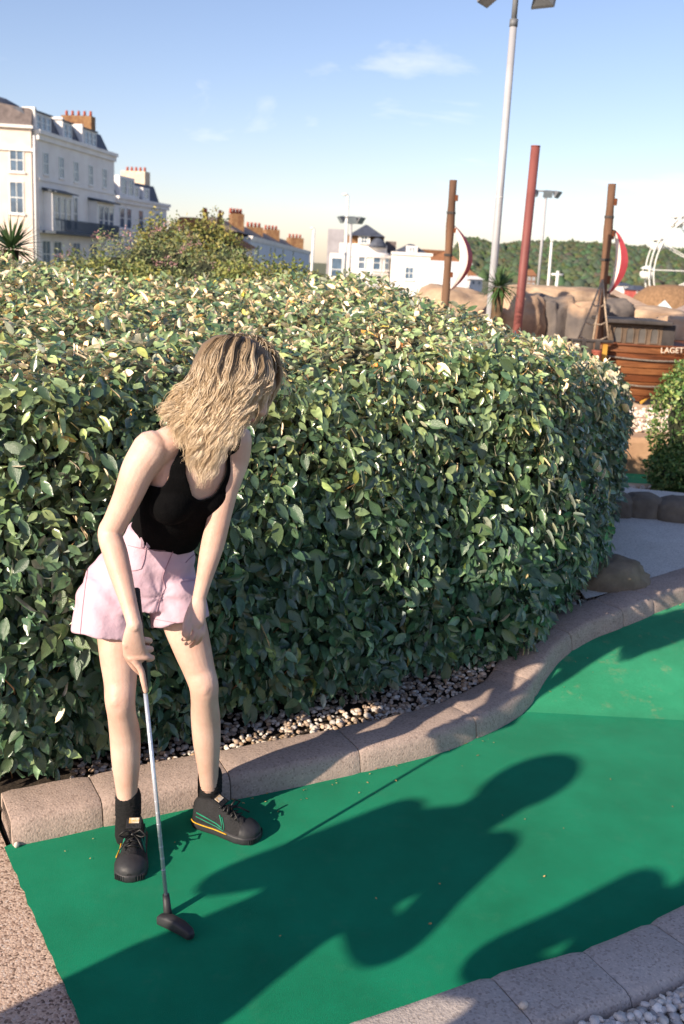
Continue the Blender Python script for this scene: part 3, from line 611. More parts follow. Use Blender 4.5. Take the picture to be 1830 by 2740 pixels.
# ------------------------------------------------------------------ raised rockery, wall, far green
M_sand = mat('sandstone_render', srgb(206, 176, 146), srgb(180, 146, 116), 3, 0.9, 0.5, 20, c3=srgb(160, 126, 100), c3scale=1.4)
M_rock = mat('grey_rock', srgb(122, 112, 104), srgb(90, 84, 82), 2.5, 0.92, 0.8, 14, c3=srgb(190, 158, 128), c3scale=1.1)
M_rockt = mat('tan_rock', srgb(196, 170, 142), srgb(160, 132, 108), 2.5, 0.92, 0.9, 14, c3=srgb(126, 106, 92), c3scale=2.2)
RZ = 0.36
w0 = atz(1600, 1262, 0.02); 
yw = w0[1]
wall = MB().box((4.4, yw+0.2, RZ/2-0.035), (6.4, 0.4, RZ+0.07)).build('retaining_wall', M_sand, None, False, 0.05, 3); tag(wall, 'low tan rendered wall behind the far green strip', 'wall')
sheet('upper_bed', [(0.9, yw+0.38), (7.6, yw+0.38), (7.6, 16.5), (0.9, 16.5)], lambda x, y: RZ-0.02, mat('pale_sand', srgb(216, 190, 164), srgb(196, 166, 138), 4, 0.95, 0.4, 40), 1.5, 'pale sandy bed under the pirate ship')
sheet('far_green', [(1.6, 8.25), (6.5, 8.25), (6.5, yw-0.002), (1.6, yw-0.002)], lambda x, y: 0.02, M_green, 1.0, 'strip of green turf in front of the tan wall')
k2 = MB().box((4.0, 8.18, 0.03), (5.2, 0.14, 0.17)).build('low_kerb', M_sand, None, False, 0.02, 2); tag(k2, 'tan kerb in front of the far green strip', kind='structure')
sheet('far_gravel_bed', [(1.5, 7.3), (6.5, 7.3), (6.5, 8.1), (1.5, 8.1)], lambda x, y: 0.09, M_peb if False else M_sand, 1.0, 'gravel bed beyond the path')
pts = [(random.uniform(1.6, 3.6), random.uniform(7.36, 8.12), 0.10+random.random()*0.02) for _ in range(2200)]
tag(pebbles('cream_gravel', pts, 0.012, 0.024, [srgb(238, 222, 206), srgb(224, 202, 184), srgb(244, 234, 224)], M_peb, sub=ICO1), 'cream gravel behind the rounded edging stones', 'gravel', kind='stuff')
pts = [(random.uniform(1.8, 4.5), random.uniform(yw+0.3, yw+1.9), RZ+0.01+random.random()*0.03) for _ in range(1500)]
tag(pebbles('cream_gravel', pts, 0.015, 0.035, [srgb(238, 222, 206), srgb(224, 202, 184), srgb(244, 234, 224)], M_peb, sub=ICO1), 'pale gravel on top of the tan wall below the ship hull', 'gravel', kind='stuff')
M_edge = mat('edging_stone', srgb(128, 116, 102), srgb(96, 86, 76), 6, 0.9, 0.7, 30)
for k, (px, py, wpx, lab) in enumerate([(1662, 1384, 70, 'small brown edging stone half behind the hedge end'), (1728, 1386, 118, 'largest rounded edging stone along the far side of the path'), (1830, 1398, 140, 'edging stone next to the largest one, below the small-leaved hedge'), (1950, 1412, 130, 'edging stone at the path end, beyond the small-leaved hedge corner')]):
    p = atz(px, py, PZ); w_ = wpx*p[1]/FPX
    o = rock('edging_stone', (p[0], p[1]+0.10, PZ+0.03), (w_*1.04, 0.26, 0.24), 11+k, M_edge, None, 0.03*k, 0.35, 0.06); tag(o, lab, 'stone', 'stones edging the path')
# small leaved hedge on the right
h2 = empty('box_hedge', (4.0, 8.6, 0), 'small-leaved rounded hedge beside the pirate ship', 'hedge')
q0 = aty(1752, 1100, 7.9)[0]
sets = []; core = MB()
for c, r in [((q0+1.05, 8.15, 0.66), (1.02, 0.75, 0.74)), ((q0+2.3, 8.3, 0.72), (1.1, 0.8, 0.82)), ((q0+0.75, 7.95, 0.28), (0.75, 0.45, 0.30))]:
    d = rand_dirs(15000); d = np.sign(d)*np.abs(d)**0.72; d /= np.linalg.norm(d, axis=1, keepdims=True)**0.75; d[:, 2] = np.where(d[:, 2] < -0.85, -d[:, 2], d[:, 2])
    s = leaf_blob(c, r, 15000, 0.036, [(0.5, 0.85, 0.5), (0.7, 1.0, 0.6), (0.4, 0.7, 0.4), (1.6, 1.6, 1.1)], 2.0, 0.8, wr=0.55); s = list(s); s[0] = np.array(c)+d*np.array(r)*rng.uniform(0.86, 1.0, (15000, 1)); sets.append(s); blob_core(core, c, r, 0.84)
A = cat_arr(sets); v, t, c = leaf_arrays(*A); tag(link('foliage', fast_mesh('foliage', v, t, c), M_sleaf, h2, True), kind='stuff'); core.build('inner_growth', M_dark, h2, True)
# rocks: sunlit tan slabs on top, grey blocks turned out of the sun below
def rockwall(name, px0, px1, pt, pb, Y, seed, m, label, depth=0.9, rz=0.0, blocky=0.75):
    a = aty(px0, pt, Y); b = aty(px1, pb, Y); o = rock(name, ((a[0]+b[0])/2, Y+depth/2, (a[2]+b[2])/2), (abs(b[0]-a[0])*1.06, depth, abs(a[2]-b[2])*1.05), seed, m, None, rz, blocky, 0.10); tag(o, label, 'rock', 'artificial rocks behind the ship'); return o
rockwall('rock', 1105, 1330, 768, 960, 12.6, 1, M_rockt, 'broad tan boulder between the banana-sail mast and the grey lamp post', 0.8, 0.0, 0.4)
rockwall('rock', 1330, 1460, 780, 960, 13.0, 2, M_rockt, 'tan boulder behind the narrow-leaved palm', 0.9, 0.15, 0.4)
rockwall('rock', 1372, 1640, 762, 845, 13.8, 3, M_rockt, 'long flat tan rock slab capping the grey rock blocks', 1.0, 0.05, 0.55)
for k, (a, b, c, d, lab) in enumerate([(1378, 1460, 806, 1000, 'grey rock block beside the red post'), (1450, 1522, 800, 1000, 'grey rock block with the thin green lamp post before it'), (1512, 1604, 812, 1000, 'darkest grey rock block behind the rope shrouds')]):
    rockwall('rock', a, b, c, d, 13.2-0.1*k, 20+k, M_rock, lab, 0.7, 0.5, 0.85)
rockwall('rock', 1606, 1690, 805, 930, 13.5, 31, M_rock, 'round-topped brown-grey rock behind the ship cabin', 0.8, 0.3, 0.5)
rockwall('rock', 1690, 1850, 822, 890, 14.6, 32, M_rockt, 'tan rock ledge behind the cabin roof', 1.2, -0.1, 0.5)
rockwall('rock', 1772, 1900, 850, 960, 13.4, 33, M_rockt, 'cracked tan rock right beside the cabin', 0.7, 0.1, 0.8)
# ------------------------------------------------------------------ pirate ship
M_wood = mat('ship_planks', srgb(134, 84, 48), srgb(94, 56, 32), 3.0, 0.55, 0.35, 24, stretch=(1.0, 1.0, 9.0), c3=srgb(160, 108, 66), c3scale=1.2, spec=0.4)
M_wood2 = mat('ship_planks_dark', srgb(120, 66, 32), srgb(84, 46, 24), 3.0, 0.6, 0.35, 24, stretch=(1.0, 1.0, 9.0), spec=0.4)
M_rope = mat('rope', srgb(190, 170, 146), srgb(150, 130, 110), 60, 0.9, 0.6, 120)
M_ropeg = mat('grey_rope', srgb(140, 130, 120), srgb(96, 90, 84), 60, 0.9, 0.6, 120)
M_yel = mat('yellow_timber', srgb(206, 160, 70), srgb(176, 132, 52), 6, 0.7)
M_pole = mat('mast_timber', srgb(124, 92, 70), srgb(88, 64, 50), 4, 0.85, 0.6, 20, stretch=(1, 1, 0.25), c3=srgb(152, 122, 96), c3scale=2)
SY = 11.6
ship = empty('pirate_ship', tuple(aty(1720, 1081, SY)), 'brown planked pirate ship hull with white lettering at its top edge', 'ship')
kp = aty(1720, 1083, SY); tl = aty(1608, 922, SY); tr = aty(1905, 930, SY)
zt, zb = tl[2], kp[2]
npl = 8
def hull_x(f):   # f 0 bottom .. 1 top: left and right x of the transom
    wl_ = (kp[0]-tl[0])*(1-(1-f)**1.9)**0.9; wr_ = (tr[0]-kp[0])*(1-(1-f)**1.7)**0.95; return kp[0]-wl_, kp[0]+wr_
def hull_pt(f, s, back=0.0):
    l, r = hull_x(f); x = l+(r-l)*s; z = zb+(zt-zb)*f; y = SY + 0.16*(2*s-1)**2*f**0.5 - 0.10*(1-f)*0 + 0.18*(1-f)**1.5 + back; return np.array([x, y, z])
for k in range(npl):
    f0 = k/npl+0.006; f1 = (k+1)/npl-0.006; mb = MB(); rings = []
    for s in np.linspace(0, 1, 13):
        a = hull_pt(max(f0, 0.02), s); b = hull_pt(f1, s); a2 = a+(0, 0.035, 0); b2 = b+(0, 0.035, 0); rings.append([a, b, b2, a2])
    mb.loft(rings).build('plank', M_wood if k % 3 else M_wood2, ship, False, 0.006, 1)
# hull body behind the planking
mb = MB(); rings = []
for yy, sc in ((0.03, 0.985), (0.9, 1.05), (1.8, 0.95), (2.5, 0.5)):
    ring = []
    for s in np.linspace(0, 1, 9): pass
    fs = [1, 0.75, 0.5, 0.25, 0.04]
    L_ = [hull_pt(f, 0.0) for f in fs]; R_ = [hull_pt(f, 1.0) for f in fs[::-1]]
    for p in L_+R_: ring.append(((p[0]-kp[0])*sc+kp[0]+yy*0.55, p[1]+yy*0.8+0.01, p[2]*1.0-0.004))
    rings.append(ring)
mb.loft(rings).build('hull', M_wood2, ship)
a = hull_pt(0.0, 0.5)+(0.02, -0.02, 0.0); MB().tube([a, a+(0.17, 0.12, 0.12), a+(0.5, 0.45, 0.30)], 0.018, 6).build('keel_strip', M_yel, ship)
for py, lab in ((957, 'upper'), (1029, 'lower')):
    f = (aty(1700, py, SY)[2]-zb)/(zt-zb)
    pts = [hull_pt(f, s)+np.array([0, -0.02, -0.025*math.sin(s*PI)]) for s in np.linspace(0.0, 1, 21)]
    MB().tube(pts, 0.011, 6).build('rope', M_ropeg, ship, True)
MB().tube([hull_pt(1, s)+(0, -0.005, 0.012) for s in np.linspace(0, 1, 13)], 0.016, 6).build('gunwale', M_wood2, ship, True)
cu = bpy.data.curves.new('lettering', 'FONT'); cu.body = 'LAGET A'; cu.size = 0.088; cu.extrude = 0.003; cu.space_character = 1.0
to = bpy.data.objects.new('lettering_curve', cu); C.objects.link(to); bpy.context.view_layer.update()
me = bpy.data.meshes.new_from_object(to.evaluated_get(bpy.context.evaluated_depsgraph_get())); bpy.data.objects.remove(to)
lp = aty(1766, 944, SY-0.02); lo = link('lettering', me, mat('cream_paint', srgb(232, 216, 196), srgb(210, 190, 170), 20, 0.7), None)
lo.matrix_basis = Matrix.Translation((lp[0], SY-0.03, lp[2])) @ Matrix.Rotation(math.radians(-3), 4, 'Y') @ Matrix.Rotation(math.radians(90), 4, 'X') @ Matrix.Rotation(math.radians(0), 4, 'Y')
lo.parent = ship; lo.matrix_parent_inverse = parent_inv(ship)
# cabin
M_cab = mat('cabin_wood', srgb(120, 100, 82), srgb(92, 78, 66), 5, 0.8, 0.4, 30); M_cabd = mat('cabin_dark', srgb(78, 72, 70), srgb(56, 52, 50), 8, 0.8)
cab = empty('ship_cabin', tuple(aty(1700, 925, SY+0.4)), 'grey-brown deck cabin with four arched panels and a flat roof', 'cabin')
CY = SY+0.35
a = aty(1636, 862, CY); b = aty(1768, 926, CY); cw = b[0]-a[0]; chh = a[2]-b[2]; ccx = (a[0]+b[0])/2; ccz = (a[2]+b[2])/2
MB().box((ccx, CY+0.35, ccz), (cw, 0.7, chh)).build('wall', M_cab, cab)
MB().box((b[0]+0.075, CY+0.30, ccz), (0.145, 0.60, chh*0.98)).build('side_wall', M_cabd, cab)  # the end wall's shade is put into its darker colour
ra = aty(1626, 851, CY-0.05); rb = aty(1800, 862, CY-0.05)
MB().box(((ra[0]+rb[0])/2, CY+0.33, a[2]+0.018), (rb[0]-ra[0], 0.86, 0.045)).build('roof', M_cabd, cab, False, 0.012, 2)
for k in range(4):
    x0 = a[0]+cw*(0.145+0.235*k); w_ = cw*0.15; h_ = chh*0.74; z0 = b[2]+chh*0.08
    pts2 = [(x0-w_/2, z0), (x0+w_/2, z0)] + [(x0+w_/2*math.cos(t_), z0+h_-w_/2+w_/2*math.sin(t_)) for t_ in np.linspace(0, PI, 9)]
    n_ = len(pts2); mb = MB(); mb.add([(x, CY-0.004, z) for x, z in pts2], [tuple(range(n_))]); pn = mb.build('arched_panel', mat('cabin_panel', srgb(108, 102, 96), srgb(88, 84, 80), 10, 0.7), cab)
    mb = MB(); mb.tube([(x, CY-0.006, z) for x, z in pts2+pts2[:1]], 0.007, 5); mb.build('trim', M_cab, pn)
# masts with curved red sails
M_red = mat('sail_red', srgb(186, 76, 82), srgb(168, 62, 70), 5, 0.55); M_white = mat('sail_white', srgb(236, 224, 214), srgb(220, 204, 194), 6, 0.6)
def sail_mast(label, top, bot, Y, wpx, s_top, s_bot, bow, yaw, sw, flip=1):
    a = aty(*top, Y); b = aty(*bot, Y); z0 = 0.0
    d = (a-b)/np.linalg.norm(a-b); b0 = b - d*((b[2]-z0)/d[2]); r = wpx*Y/FPX/2
    root = empty('ship_mast', tuple(b0), label, 'mast', 'timber masts with curved sails')
    pts = [b0+(a-b0)*k for k in np.linspace(0, 1, 12)]; rad = [r*(1+0.10*math.sin(i*2.3)+0.05*math.sin(i*5.1))*(1.06-0.12*i/11) for i in range(12)]
    MB().tube(pts, rad, 9).build('pole', M_pole, root, True)
    for k in (0.62, 0.80, 0.93):
        p = b0+(a-b0)*k; MB().box(p+np.array([r*1.0, -0.2*r, 0]), (r*0.8, r*0.9, 0.05+0.07*random.random())).build('cleat', M_wood2, root)
    for k in (0.70, 0.87): p = b0+(a-b0)*k; MB().tube([p-(0, 0, 0.014), p+(0, 0, 0.014)], r*1.13, 9).build('band', M_cabd, root)
    # the sail: a lens-shaped, deeply bellied sheet with white borders
    T_ = aty(*s_top, Y); B_ = aty(*s_bot, Y); n = 19; xa = np.array([math.cos(yaw), math.sin(yaw), 0]); ya = np.array([-math.sin(yaw), math.cos(yaw), 0])
    cols = [-1.0, -0.62, -0.60, 0.60, 0.62, 1.0]
    sroot = None
    grid = []
    for i in range(n):
        s_ = i/(n-1); mid = T_+(B_-T_)*s_ + np.array([bow*Y/FPX*math.sin(PI*s_)**0.8, 0, 0]); hw = sw*(0.12+0.88*math.sin(PI*min(1, max(0, s_*1.0)))**0.75); grid.append([mid+xa*hw*c_+ya*(0.10*math.sin(PI*s_)*(1-c_*c_))*flip for c_ in cols])
    def strip(c0, c1, m, name, th):
        mb = MB(); rings = []
        for g_ in grid: rings.append([g_[c0], g_[c1], g_[c1]+ya*th, g_[c0]+ya*th])
        return mb.loft(rings).build(name, m, root, False)
    strip(2, 3, M_red, 'sail', 0.02); strip(0, 1, M_white, 'sail_border', 0.024); strip(4, 5, M_white, 'sail_border', 0.024)
    p = T_; MB().tube([b0+(a-b0)*((T_[2]-b0[2])/(a[2]-b0[2])), T_+(0, 0, -0.02)], 0.022, 6).build('bracket', M_cabd, root)
    p = B_; MB().tube([b0+(a-b0)*((B_[2]-b0[2])/(a[2]-b0[2])), B_+(0, 0, 0.02)], 0.018, 6).build('bracket', M_cabd, root)
    return root, b0, a
sail_mast('timber mast whose red sail is seen edge-on, left of the grey lamp post', (1213, 482), (1190, 832), 12.0, 21, (1216, 604), (1204, 778), 34, math.radians(58), 0.10, -1)
mr, mb0, mta = sail_mast('timber mast with rope shrouds and a red sail edged white, above the ship', (1638, 492), (1600, 930), 12.1, 22, (1646, 616), (1628, 786), 26, math.radians(12), 0.075, -1)
sh = empty('rope_shrouds', tuple(aty(1590, 920, 11.9)), 'rope ladder shrouds spread from the mast to the ship deck', 'rope')
top_ = aty(1612, 748, 12.0); feet = [aty(1548, 905, 11.7), aty(1586, 915, 11.75), aty(1628, 905, 11.8)]
for f_ in feet: MB().tube([top_, top_+(f_-top_)*0.5+(0.0, 0.0, -0.01), f_], 0.012, 6).build('shroud_rope', M_rope, sh, True)
for k in (0.42, 0.72, 0.97):
    q = [top_+(f_-top_)*k for f_ in feet]; MB().tube([q[0], (q[0]+q[1])/2-(0, 0, 0.015), q[1], (q[1]+q[2])/2-(0, 0, 0.02), q[2]], 0.010, 6).build('rung', M_rope, sh, True)
# deck rail, bucket and timber by the ship
rl = empty('deck_rail', tuple(aty(1560, 985, 11.5)), 'dark timber rail between hedge and ship hull', 'rail')
MB().tube([aty(1520, 910, 11.5), aty(1640, 915, 11.6)], 0.022, 6).build('top_rail', M_cabd, rl)
for px in (1530, 1562, 1600): a = aty(px, 912, 11.53); MB().box((a[0], a[1], (a[2]+RZ)/2), (0.05, 0.05, a[2]-RZ)).build('post', M_cabd, rl)
p = aty(1597, 940, 11.4); bu = MB(); bu.tube([(p[0], p[1], p[2]-0.17), (p[0], p[1], p[2]), (p[0], p[1], p[2]+0.012)], [0.045, 0.06, 0.064], 14); o = bu.build('hanging_pot', mat('terracotta', srgb(164, 92, 74), srgb(140, 74, 60), 8, 0.8), None, True); tag(o, 'terracotta pot hanging at the deck rail beside the hull', 'pot')
p = aty(1617, 945, 11.55); o = MB().box((p[0], p[1], p[2]-0.02), (0.055, 0.05, 0.24)).build('timber_post', M_yel, None, False, 0.005, 1); tag(o, 'short yellow timber post at the corner of the ship hull', 'post')
# ------------------------------------------------------------------ posts and lamps
M_grey = mat('painted_steel', srgb(176, 176, 178), srgb(160, 160, 164), 3, 0.5, spec=0.5); M_redp = mat('red_post_paint', srgb(132, 76, 70), srgb(116, 64, 60), 3, 0.6)
M_wht = mat('white_post', srgb(232, 230, 226), srgb(214, 212, 208), 3, 0.6); M_grn = mat('green_post', srgb(90, 130, 110), srgb(76, 112, 96), 4, 0.6); M_flood = mat('floodlight_body', srgb(120, 122, 126), srgb(96, 98, 102), 6, 0.5); M_lens = mat('floodlight_glass', srgb(150, 160, 170), srgb(130, 140, 150), 6, 0.15, spec=0.6)
def post_line(top, bot, Y):
    a = aty(*top, Y); b = aty(*bot, Y); d = (a-b)/(a[2]-b[2]); z0 = float(terrain(b[0], Y)) if Y > 14 else 0.0; return b+d*(z0-b[2]), a
def floodlight(parent, c, yaw, s, tilt=0.5, up=None):
    f = np.array([math.cos(yaw)*math.cos(tilt), math.sin(yaw)*math.cos(tilt), -math.sin(tilt)]); side = nrm(np.cross(f, (0, 0, 1.))); u_ = np.cross(side, f)
    mb = MB(); rings = []
    for k, (w_, h_) in ((0.0, (0.5, 0.42)), (0.42, (1.0, 0.8)), (0.55, (1.08, 0.88))): rings.append([c+f*s*k+side*s*w_*i*0.5+u_*s*h_*j*0.5 for i, j in ((-1, -1), (1, -1), (1, 1), (-1, 1))])
    o = mb.loft(rings).build('floodlight', M_flood, parent)
    g_ = rings[-1]; n_ = f*0.004*1; MB().add([c+(p-c)*0.999+f*0.003 for p in [q*0.94+(sum(g_)/4)*0.06 for q in g_]], [(0, 1, 2, 3)]).build('lens', M_lens, o)
    return o
b0, a0 = post_line((1374, 66), (1310, 850), 11.2); a1 = b0+(a0-b0)*((a0[2]+0.55-b0[2])/(a0[2]-b0[2]))
lamp = empty('lamp_post', tuple(b0), 'tall pale grey lamp post with floodlights at its top', 'lamp post')
ra_ = 20.5*11.2/FPX/2
MB().tube([b0, b0+(a0-b0)*0.5, a0], [ra_*1.05, ra_*0.97, ra_*0.85], 14).build('column', M_grey, lamp, True)
MB().tube([a0, a1], ra_*0.62*1.1, 12).build('spigot', M_flood, lamp, True); MB().tube([a0-(0, 0, .02), a0+(0, 0, 0.05)], ra_*1.0, 14).build('collar', M_flood, lamp, True)
q = b0+(a0-b0)*0.60; MB().tube([q-(0, 0, 0.004), q+(0, 0, 0.004)], ra_*1.03, 14).build('joint_ring', M_wht, lamp, True)
bar = aty(1382, -20, 11.2); MB().tube([bar+(-0.42, 0, 0), bar+(0.42, 0, 0)], 0.022, 8).build('crossbar', M_flood, lamp, True)
floodlight(lamp, aty(1296, -34, 11.2), math.radians(-30), 0.24, 0.95); floodlight(lamp, aty(1446, -24, 11.2), math.radians(55), 0.24, 0.35)
b0, a0 = post_line((1433, 393), (1386, 862), 10.8); rp_ = empty('red_post', tuple(b0), 'plain dull red round post taller than the masts', 'post'); MB().tube([b0, a0], 23*10.8/FPX/2, 14).build('column', M_redp, rp_, True); MB().tube([a0, a0+(0, 0, 0.012)], 23*10.8/FPX/2*1.04, 14).build('cap', M_redp, rp_, True)
def far_flood(label, top, bot, Y, wpx, m_low, heads):
    b0, a0 = post_line(top, bot, Y); root = empty('lamp_post', tuple(b0), label, 'lamp post'); r_ = wpx*Y/FPX/2; k = 0.45
    MB().tube([b0, b0+(a0-b0)*k], r_, 9).build('column_base', m_low, root, True); MB().tube([b0+(a0-b0)*k, a0], [r_*0.8, r_*0.7], 9).build('column', M_grey, root, True)
    MB().tube([a0+(-heads*Y/FPX, 0, 0), a0+(heads*Y/FPX, 0, 0)], r_*0.5, 6).build('crossbar', M_flood, root, True)
    for k2, yw_ in ((-0.8, 200), (0.75, -35), (0.1, -90)): floodlight(root, a0+np.array([heads*Y/FPX*k2, 0.0, -0.01]), math.radians(yw_), 22*Y/FPX, 0.6)
    return root
far_flood('slim floodlight post painted green below, right of the red post', (1462, 512), (1430, 870), 26, 10, M_grn, 30)
far_flood('rusty-headed floodlight post in front of the round-fronted villa', (940, 582), (935, 740), 34, 9, M_wht, 24)
def pole(label, top, bot, Y, wpx, arm=0, m=None):
    b0, a0 = post_line(top, bot, Y); root = empty('street_lamp', tuple(b0), label, 'street lamp', 'white posts on the seafront'); r_ = wpx*Y/FPX/2
    MB().tube([b0, a0], [r_, r_*0.8], 9).build('column', m or M_wht, root, True)
    w_ = (arm or 4)*Y/FPX
    MB().tube([a0, a0+(-w_*0.7, 0, w_*0.1), a0+(w_*(-1.0), 0, 0.0)] if arm else [a0, a0+(0, 0, r_*2)], r_*0.9, 6).build('lantern' if arm else 'cap', m or M_wht, root, True); return root
pole('tall thick white lamp column rising behind the round-fronted villa', (931, 522), (922, 745), 60, 8, 14)
pole('white lamp column standing alone beside the end of the terrace', (840, 612), (834, 722), 58, 8, 8)
pole('white post rising right of the slim green floodlight post', (1476, 648), (1466, 775), 60, 8)
pole('short hooked white lamp beside the edge-on sail', (1250, 706), (1247, 770), 62, 6, -14)
b0, a0 = post_line((1493, 725), (1488, 775), 62); root = empty('cross_post', tuple(b0), 'small white cross-shaped post in front of the wooded hill', 'post'); MB().tube([b0, a0], 0.09, 8).build('column', M_wht, root, True); q = aty(1491, 735, 62); MB().tube([q+(-0.36, 0, 0), q+(0.36, 0, 0)], 0.07, 8).build('arm', M_wht, root, True)
# ================================================================== HOUSES
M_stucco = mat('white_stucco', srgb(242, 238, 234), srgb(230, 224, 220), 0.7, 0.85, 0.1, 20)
M_slate = mat('slate', srgb(84, 90, 104), srgb(62, 66, 78), 2.0, 0.65, 0.4, 8)
M_slatew = mat('slate_brown', srgb(120, 108, 104), srgb(92, 82, 80), 2.0, 0.75, 0.4, 8)
M_brickc = mat('yellow_brick', srgb(156, 122, 86), srgb(128, 94, 66), 3.0, 0.9, 0.4, 12, c3=srgb(120, 84, 60), c3scale=1.2)
M_potr = mat('clay_pot', srgb(176, 92, 72), srgb(150, 76, 60), 4, 0.85)
M_tile = mat('clay_tile', srgb(160, 112, 78), srgb(124, 84, 60), 3, 0.9, 0.4, 10)
M_glass = mat('window_glass', srgb(96, 120, 144), srgb(66, 84, 104), 0.8, 0.12, spec=0.8); M_frame = mat('window_frame', srgb(232, 232, 230), srgb(220, 220, 218), 3, 0.6)
M_iron = mat('ironwork', srgb(70, 86, 104), srgb(56, 70, 86), 3, 0.6); M_canopy = mat('canopy', srgb(60, 72, 88), srgb(48, 58, 70), 3, 0.6)
class Facade:
    """a vertical plane through two ground points; n points outwards"""
    def __init__(s, A, B):
        s.A = np.array([A[0], A[1], 0.0]); d = np.array([B[0]-A[0], B[1]-A[1], 0.0]); s.L = np.linalg.norm(d); s.u = d/s.L; s.n = np.array([s.u[1], -s.u[0], 0.0])
        if np.dot(s.n, -s.A) < 0: s.n = -s.n
    def uz(s, px, py):
        d = ray(px, py); o = np.array([0, 0, CAMH]); t = np.dot(s.A-o, s.n)/np.dot(d, s.n); p = o+d*t; return np.dot(p-s.A, s.u), p[2]
    def at(s, u, z, out=0.0): return s.A+s.u*u+s.n*out+np.array([0, 0, z])
    def box(s, mb, u0, u1, z0, z1, o0, o1):
        c = s.at((u0+u1)/2, (z0+z1)/2, (o0+o1)/2); return mb.box(c, (abs(u1-u0), abs(o1-o0), abs(z1-z0)), ax=(s.u, s.n, np.array([0, 0, 1.])))
    def window(s, parent, u, z, w, h, lights=2, m=None, sill=True, proud=0.0, name='window'):
        mb = MB(); t = min(0.10, w*0.12)
        s.box(mb, u-w/2, u-w/2+t, z-h/2, z+h/2, proud-0.05, proud+0.07); s.box(mb, u+w/2-t, u+w/2, z-h/2, z+h/2, proud-0.05, proud+0.07)
        s.box(mb, u-w/2+t, u+w/2-t, z+h/2-t, z+h/2, proud-0.05, proud+0.072); s.box(mb, u-w/2+t, u+w/2-t, z-h/2, z-h/2+t, proud-0.05, proud+0.072)
        s.box(mb, u-w/2+t, u+w/2-t, z-t*0.4, z+t*0.4, proud-0.05, proud+0.055)
        for k in range(1, lights): x = u-w/2+w*k/lights; s.box(mb, x-t*0.3, x+t*0.3, z-h/2+t, z+h/2-t, proud-0.05, proud+0.05)
        o = mb.build(name, m or M_frame, parent)
        mb = MB(); s.box(mb, u-w/2+t*0.9, u+w/2-t*0.9, z-h/2+t*0.9, z+h/2-t*0.9, proud-0.03, proud+0.02); mb.build('pane', M_glass, o)
        if sill: mb = MB(); s.box(mb, u-w/2-0.12, u+w/2+0.12, z-h/2-0.14, z-h/2-0.005, proud-0.05, proud+0.16); mb.build('sill', M_stucco, o)
        return o
def at_h(px, py, z):
    """point on the ray at height z (things above eye level)"""
    d = ray(px, py); t = (z-CAMH)/d[2]; return np.array([0, 0, CAMH])+d*t
def z1(x, y): return (x*500/1568.0, 240+y*500/1568.0)     # zoom views -> photo pixels
def z2(x, y): return (480+x*700/1568.0, 480+y*700/1568.0)
def z3(x, y): return (1130+x*700/1568.0, 380+y*700/1568.0)
def prism(mb, f, u0, u1, prof):
    """prof: list of (out, z) swept along the facade"""
    mb.loft([[f.at(u, z, o) for o, z in prof] for u in (u0, u1)])
# ---- grand hotel, left
ZC = 12.2
A = at_h(*z1(312, 345), ZC); B = at_h(*z1(958, 545), ZC); F1 = Facade(A, B); DEP = 11.0
hot = empty('hotel', tuple(F1.at(F1.L/2, -1.3)), 'grand white terraced hotel with slate mansard roof and big brown chimney', 'building')
mb = MB(); F1.box(mb, 0, F1.L, -2.0, ZC, -DEP, 0); mb.build('wall', M_stucco, hot)
mb = MB(); F1.box(mb, -0.15, F1.L+0.12, ZC-0.75, ZC-0.25, -0.2, 0.22); F1.box(mb, -0.25, F1.L+0.2, ZC-0.25, ZC+0.1, -0.2, 0.42); mb.build('cornice', M_stucco, hot)
for (zx, zy) in ((640, 745),): pass
_, zst = F1.uz(*z1(400, 760)); mb = MB(); F1.box(mb, 0, F1.L, zst-0.15, zst+0.1, -0.1, 0.12); mb.build('string_course', M_stucco, hot)
for zx, zy, hh in ((382, 620, 140), (513, 655, 140), (636, 690, 138), (760, 718, 132), (876, 745, 126)):
    u, z = F1.uz(*z1(zx, zy)); F1.window(hot, u, z, 1.15, 2.0)
zr = ZC+2.0
mb = MB(); prism(mb, F1, 0.0, F1.L-0.2, [(-0.5, ZC+0.1), (-1.5, zr), (-DEP+1.4, zr), (-DEP+0.4, ZC+0.1)]); rf = mb.build('roof', M_slate, hot)
mb = MB(); prism(mb, F1, 0.3, F1.L-1.0, [(-1.5, zr), (-4.5, zr+0.5), (-DEP+1.4, zr)]); mb.build('roof_top', M_slatew, rf)
for zx, zy, w_ in ((400, 345, 3.6), (600, 405, 2.4), (790, 462, 3.6)):
    u, z = F1.uz(*z1(zx, zy)); z = ZC+0.85
    d_ = MB(); F1.box(d_, u-w_/2, u+w_/2, ZC+0.1, ZC+1.75, -2.2, -0.45); dm = d_.build('dormer', M_stucco, hot); mb = MB(); F1.box(mb, u-w_/2-0.15, u+w_/2+0.15, ZC+1.75, ZC+1.88, -2.3, -0.3); mb.build('dormer_roof', M_slate, dm)
    for k in ((-0.3, 0, 0.3) if w_ > 3 else (-0.22, 0.22)): 
        o = F1.window(hot, u+k*w_, z+0.1, 0.95, 1.3, 1, None, False, -0.45, 'dormer_window')
# party wall upstands beside the dormers
for zx, zy in ((330, 280), (560, 350), (722, 395)):
    u, z = F1.uz(*z1(zx, zy)); mb = MB(); F1.box(mb, u-0.18, u+0.18, ZC+0.1, ZC+2.1, -1.6, -0.35); mb.build('upstand', M_stucco, hot)
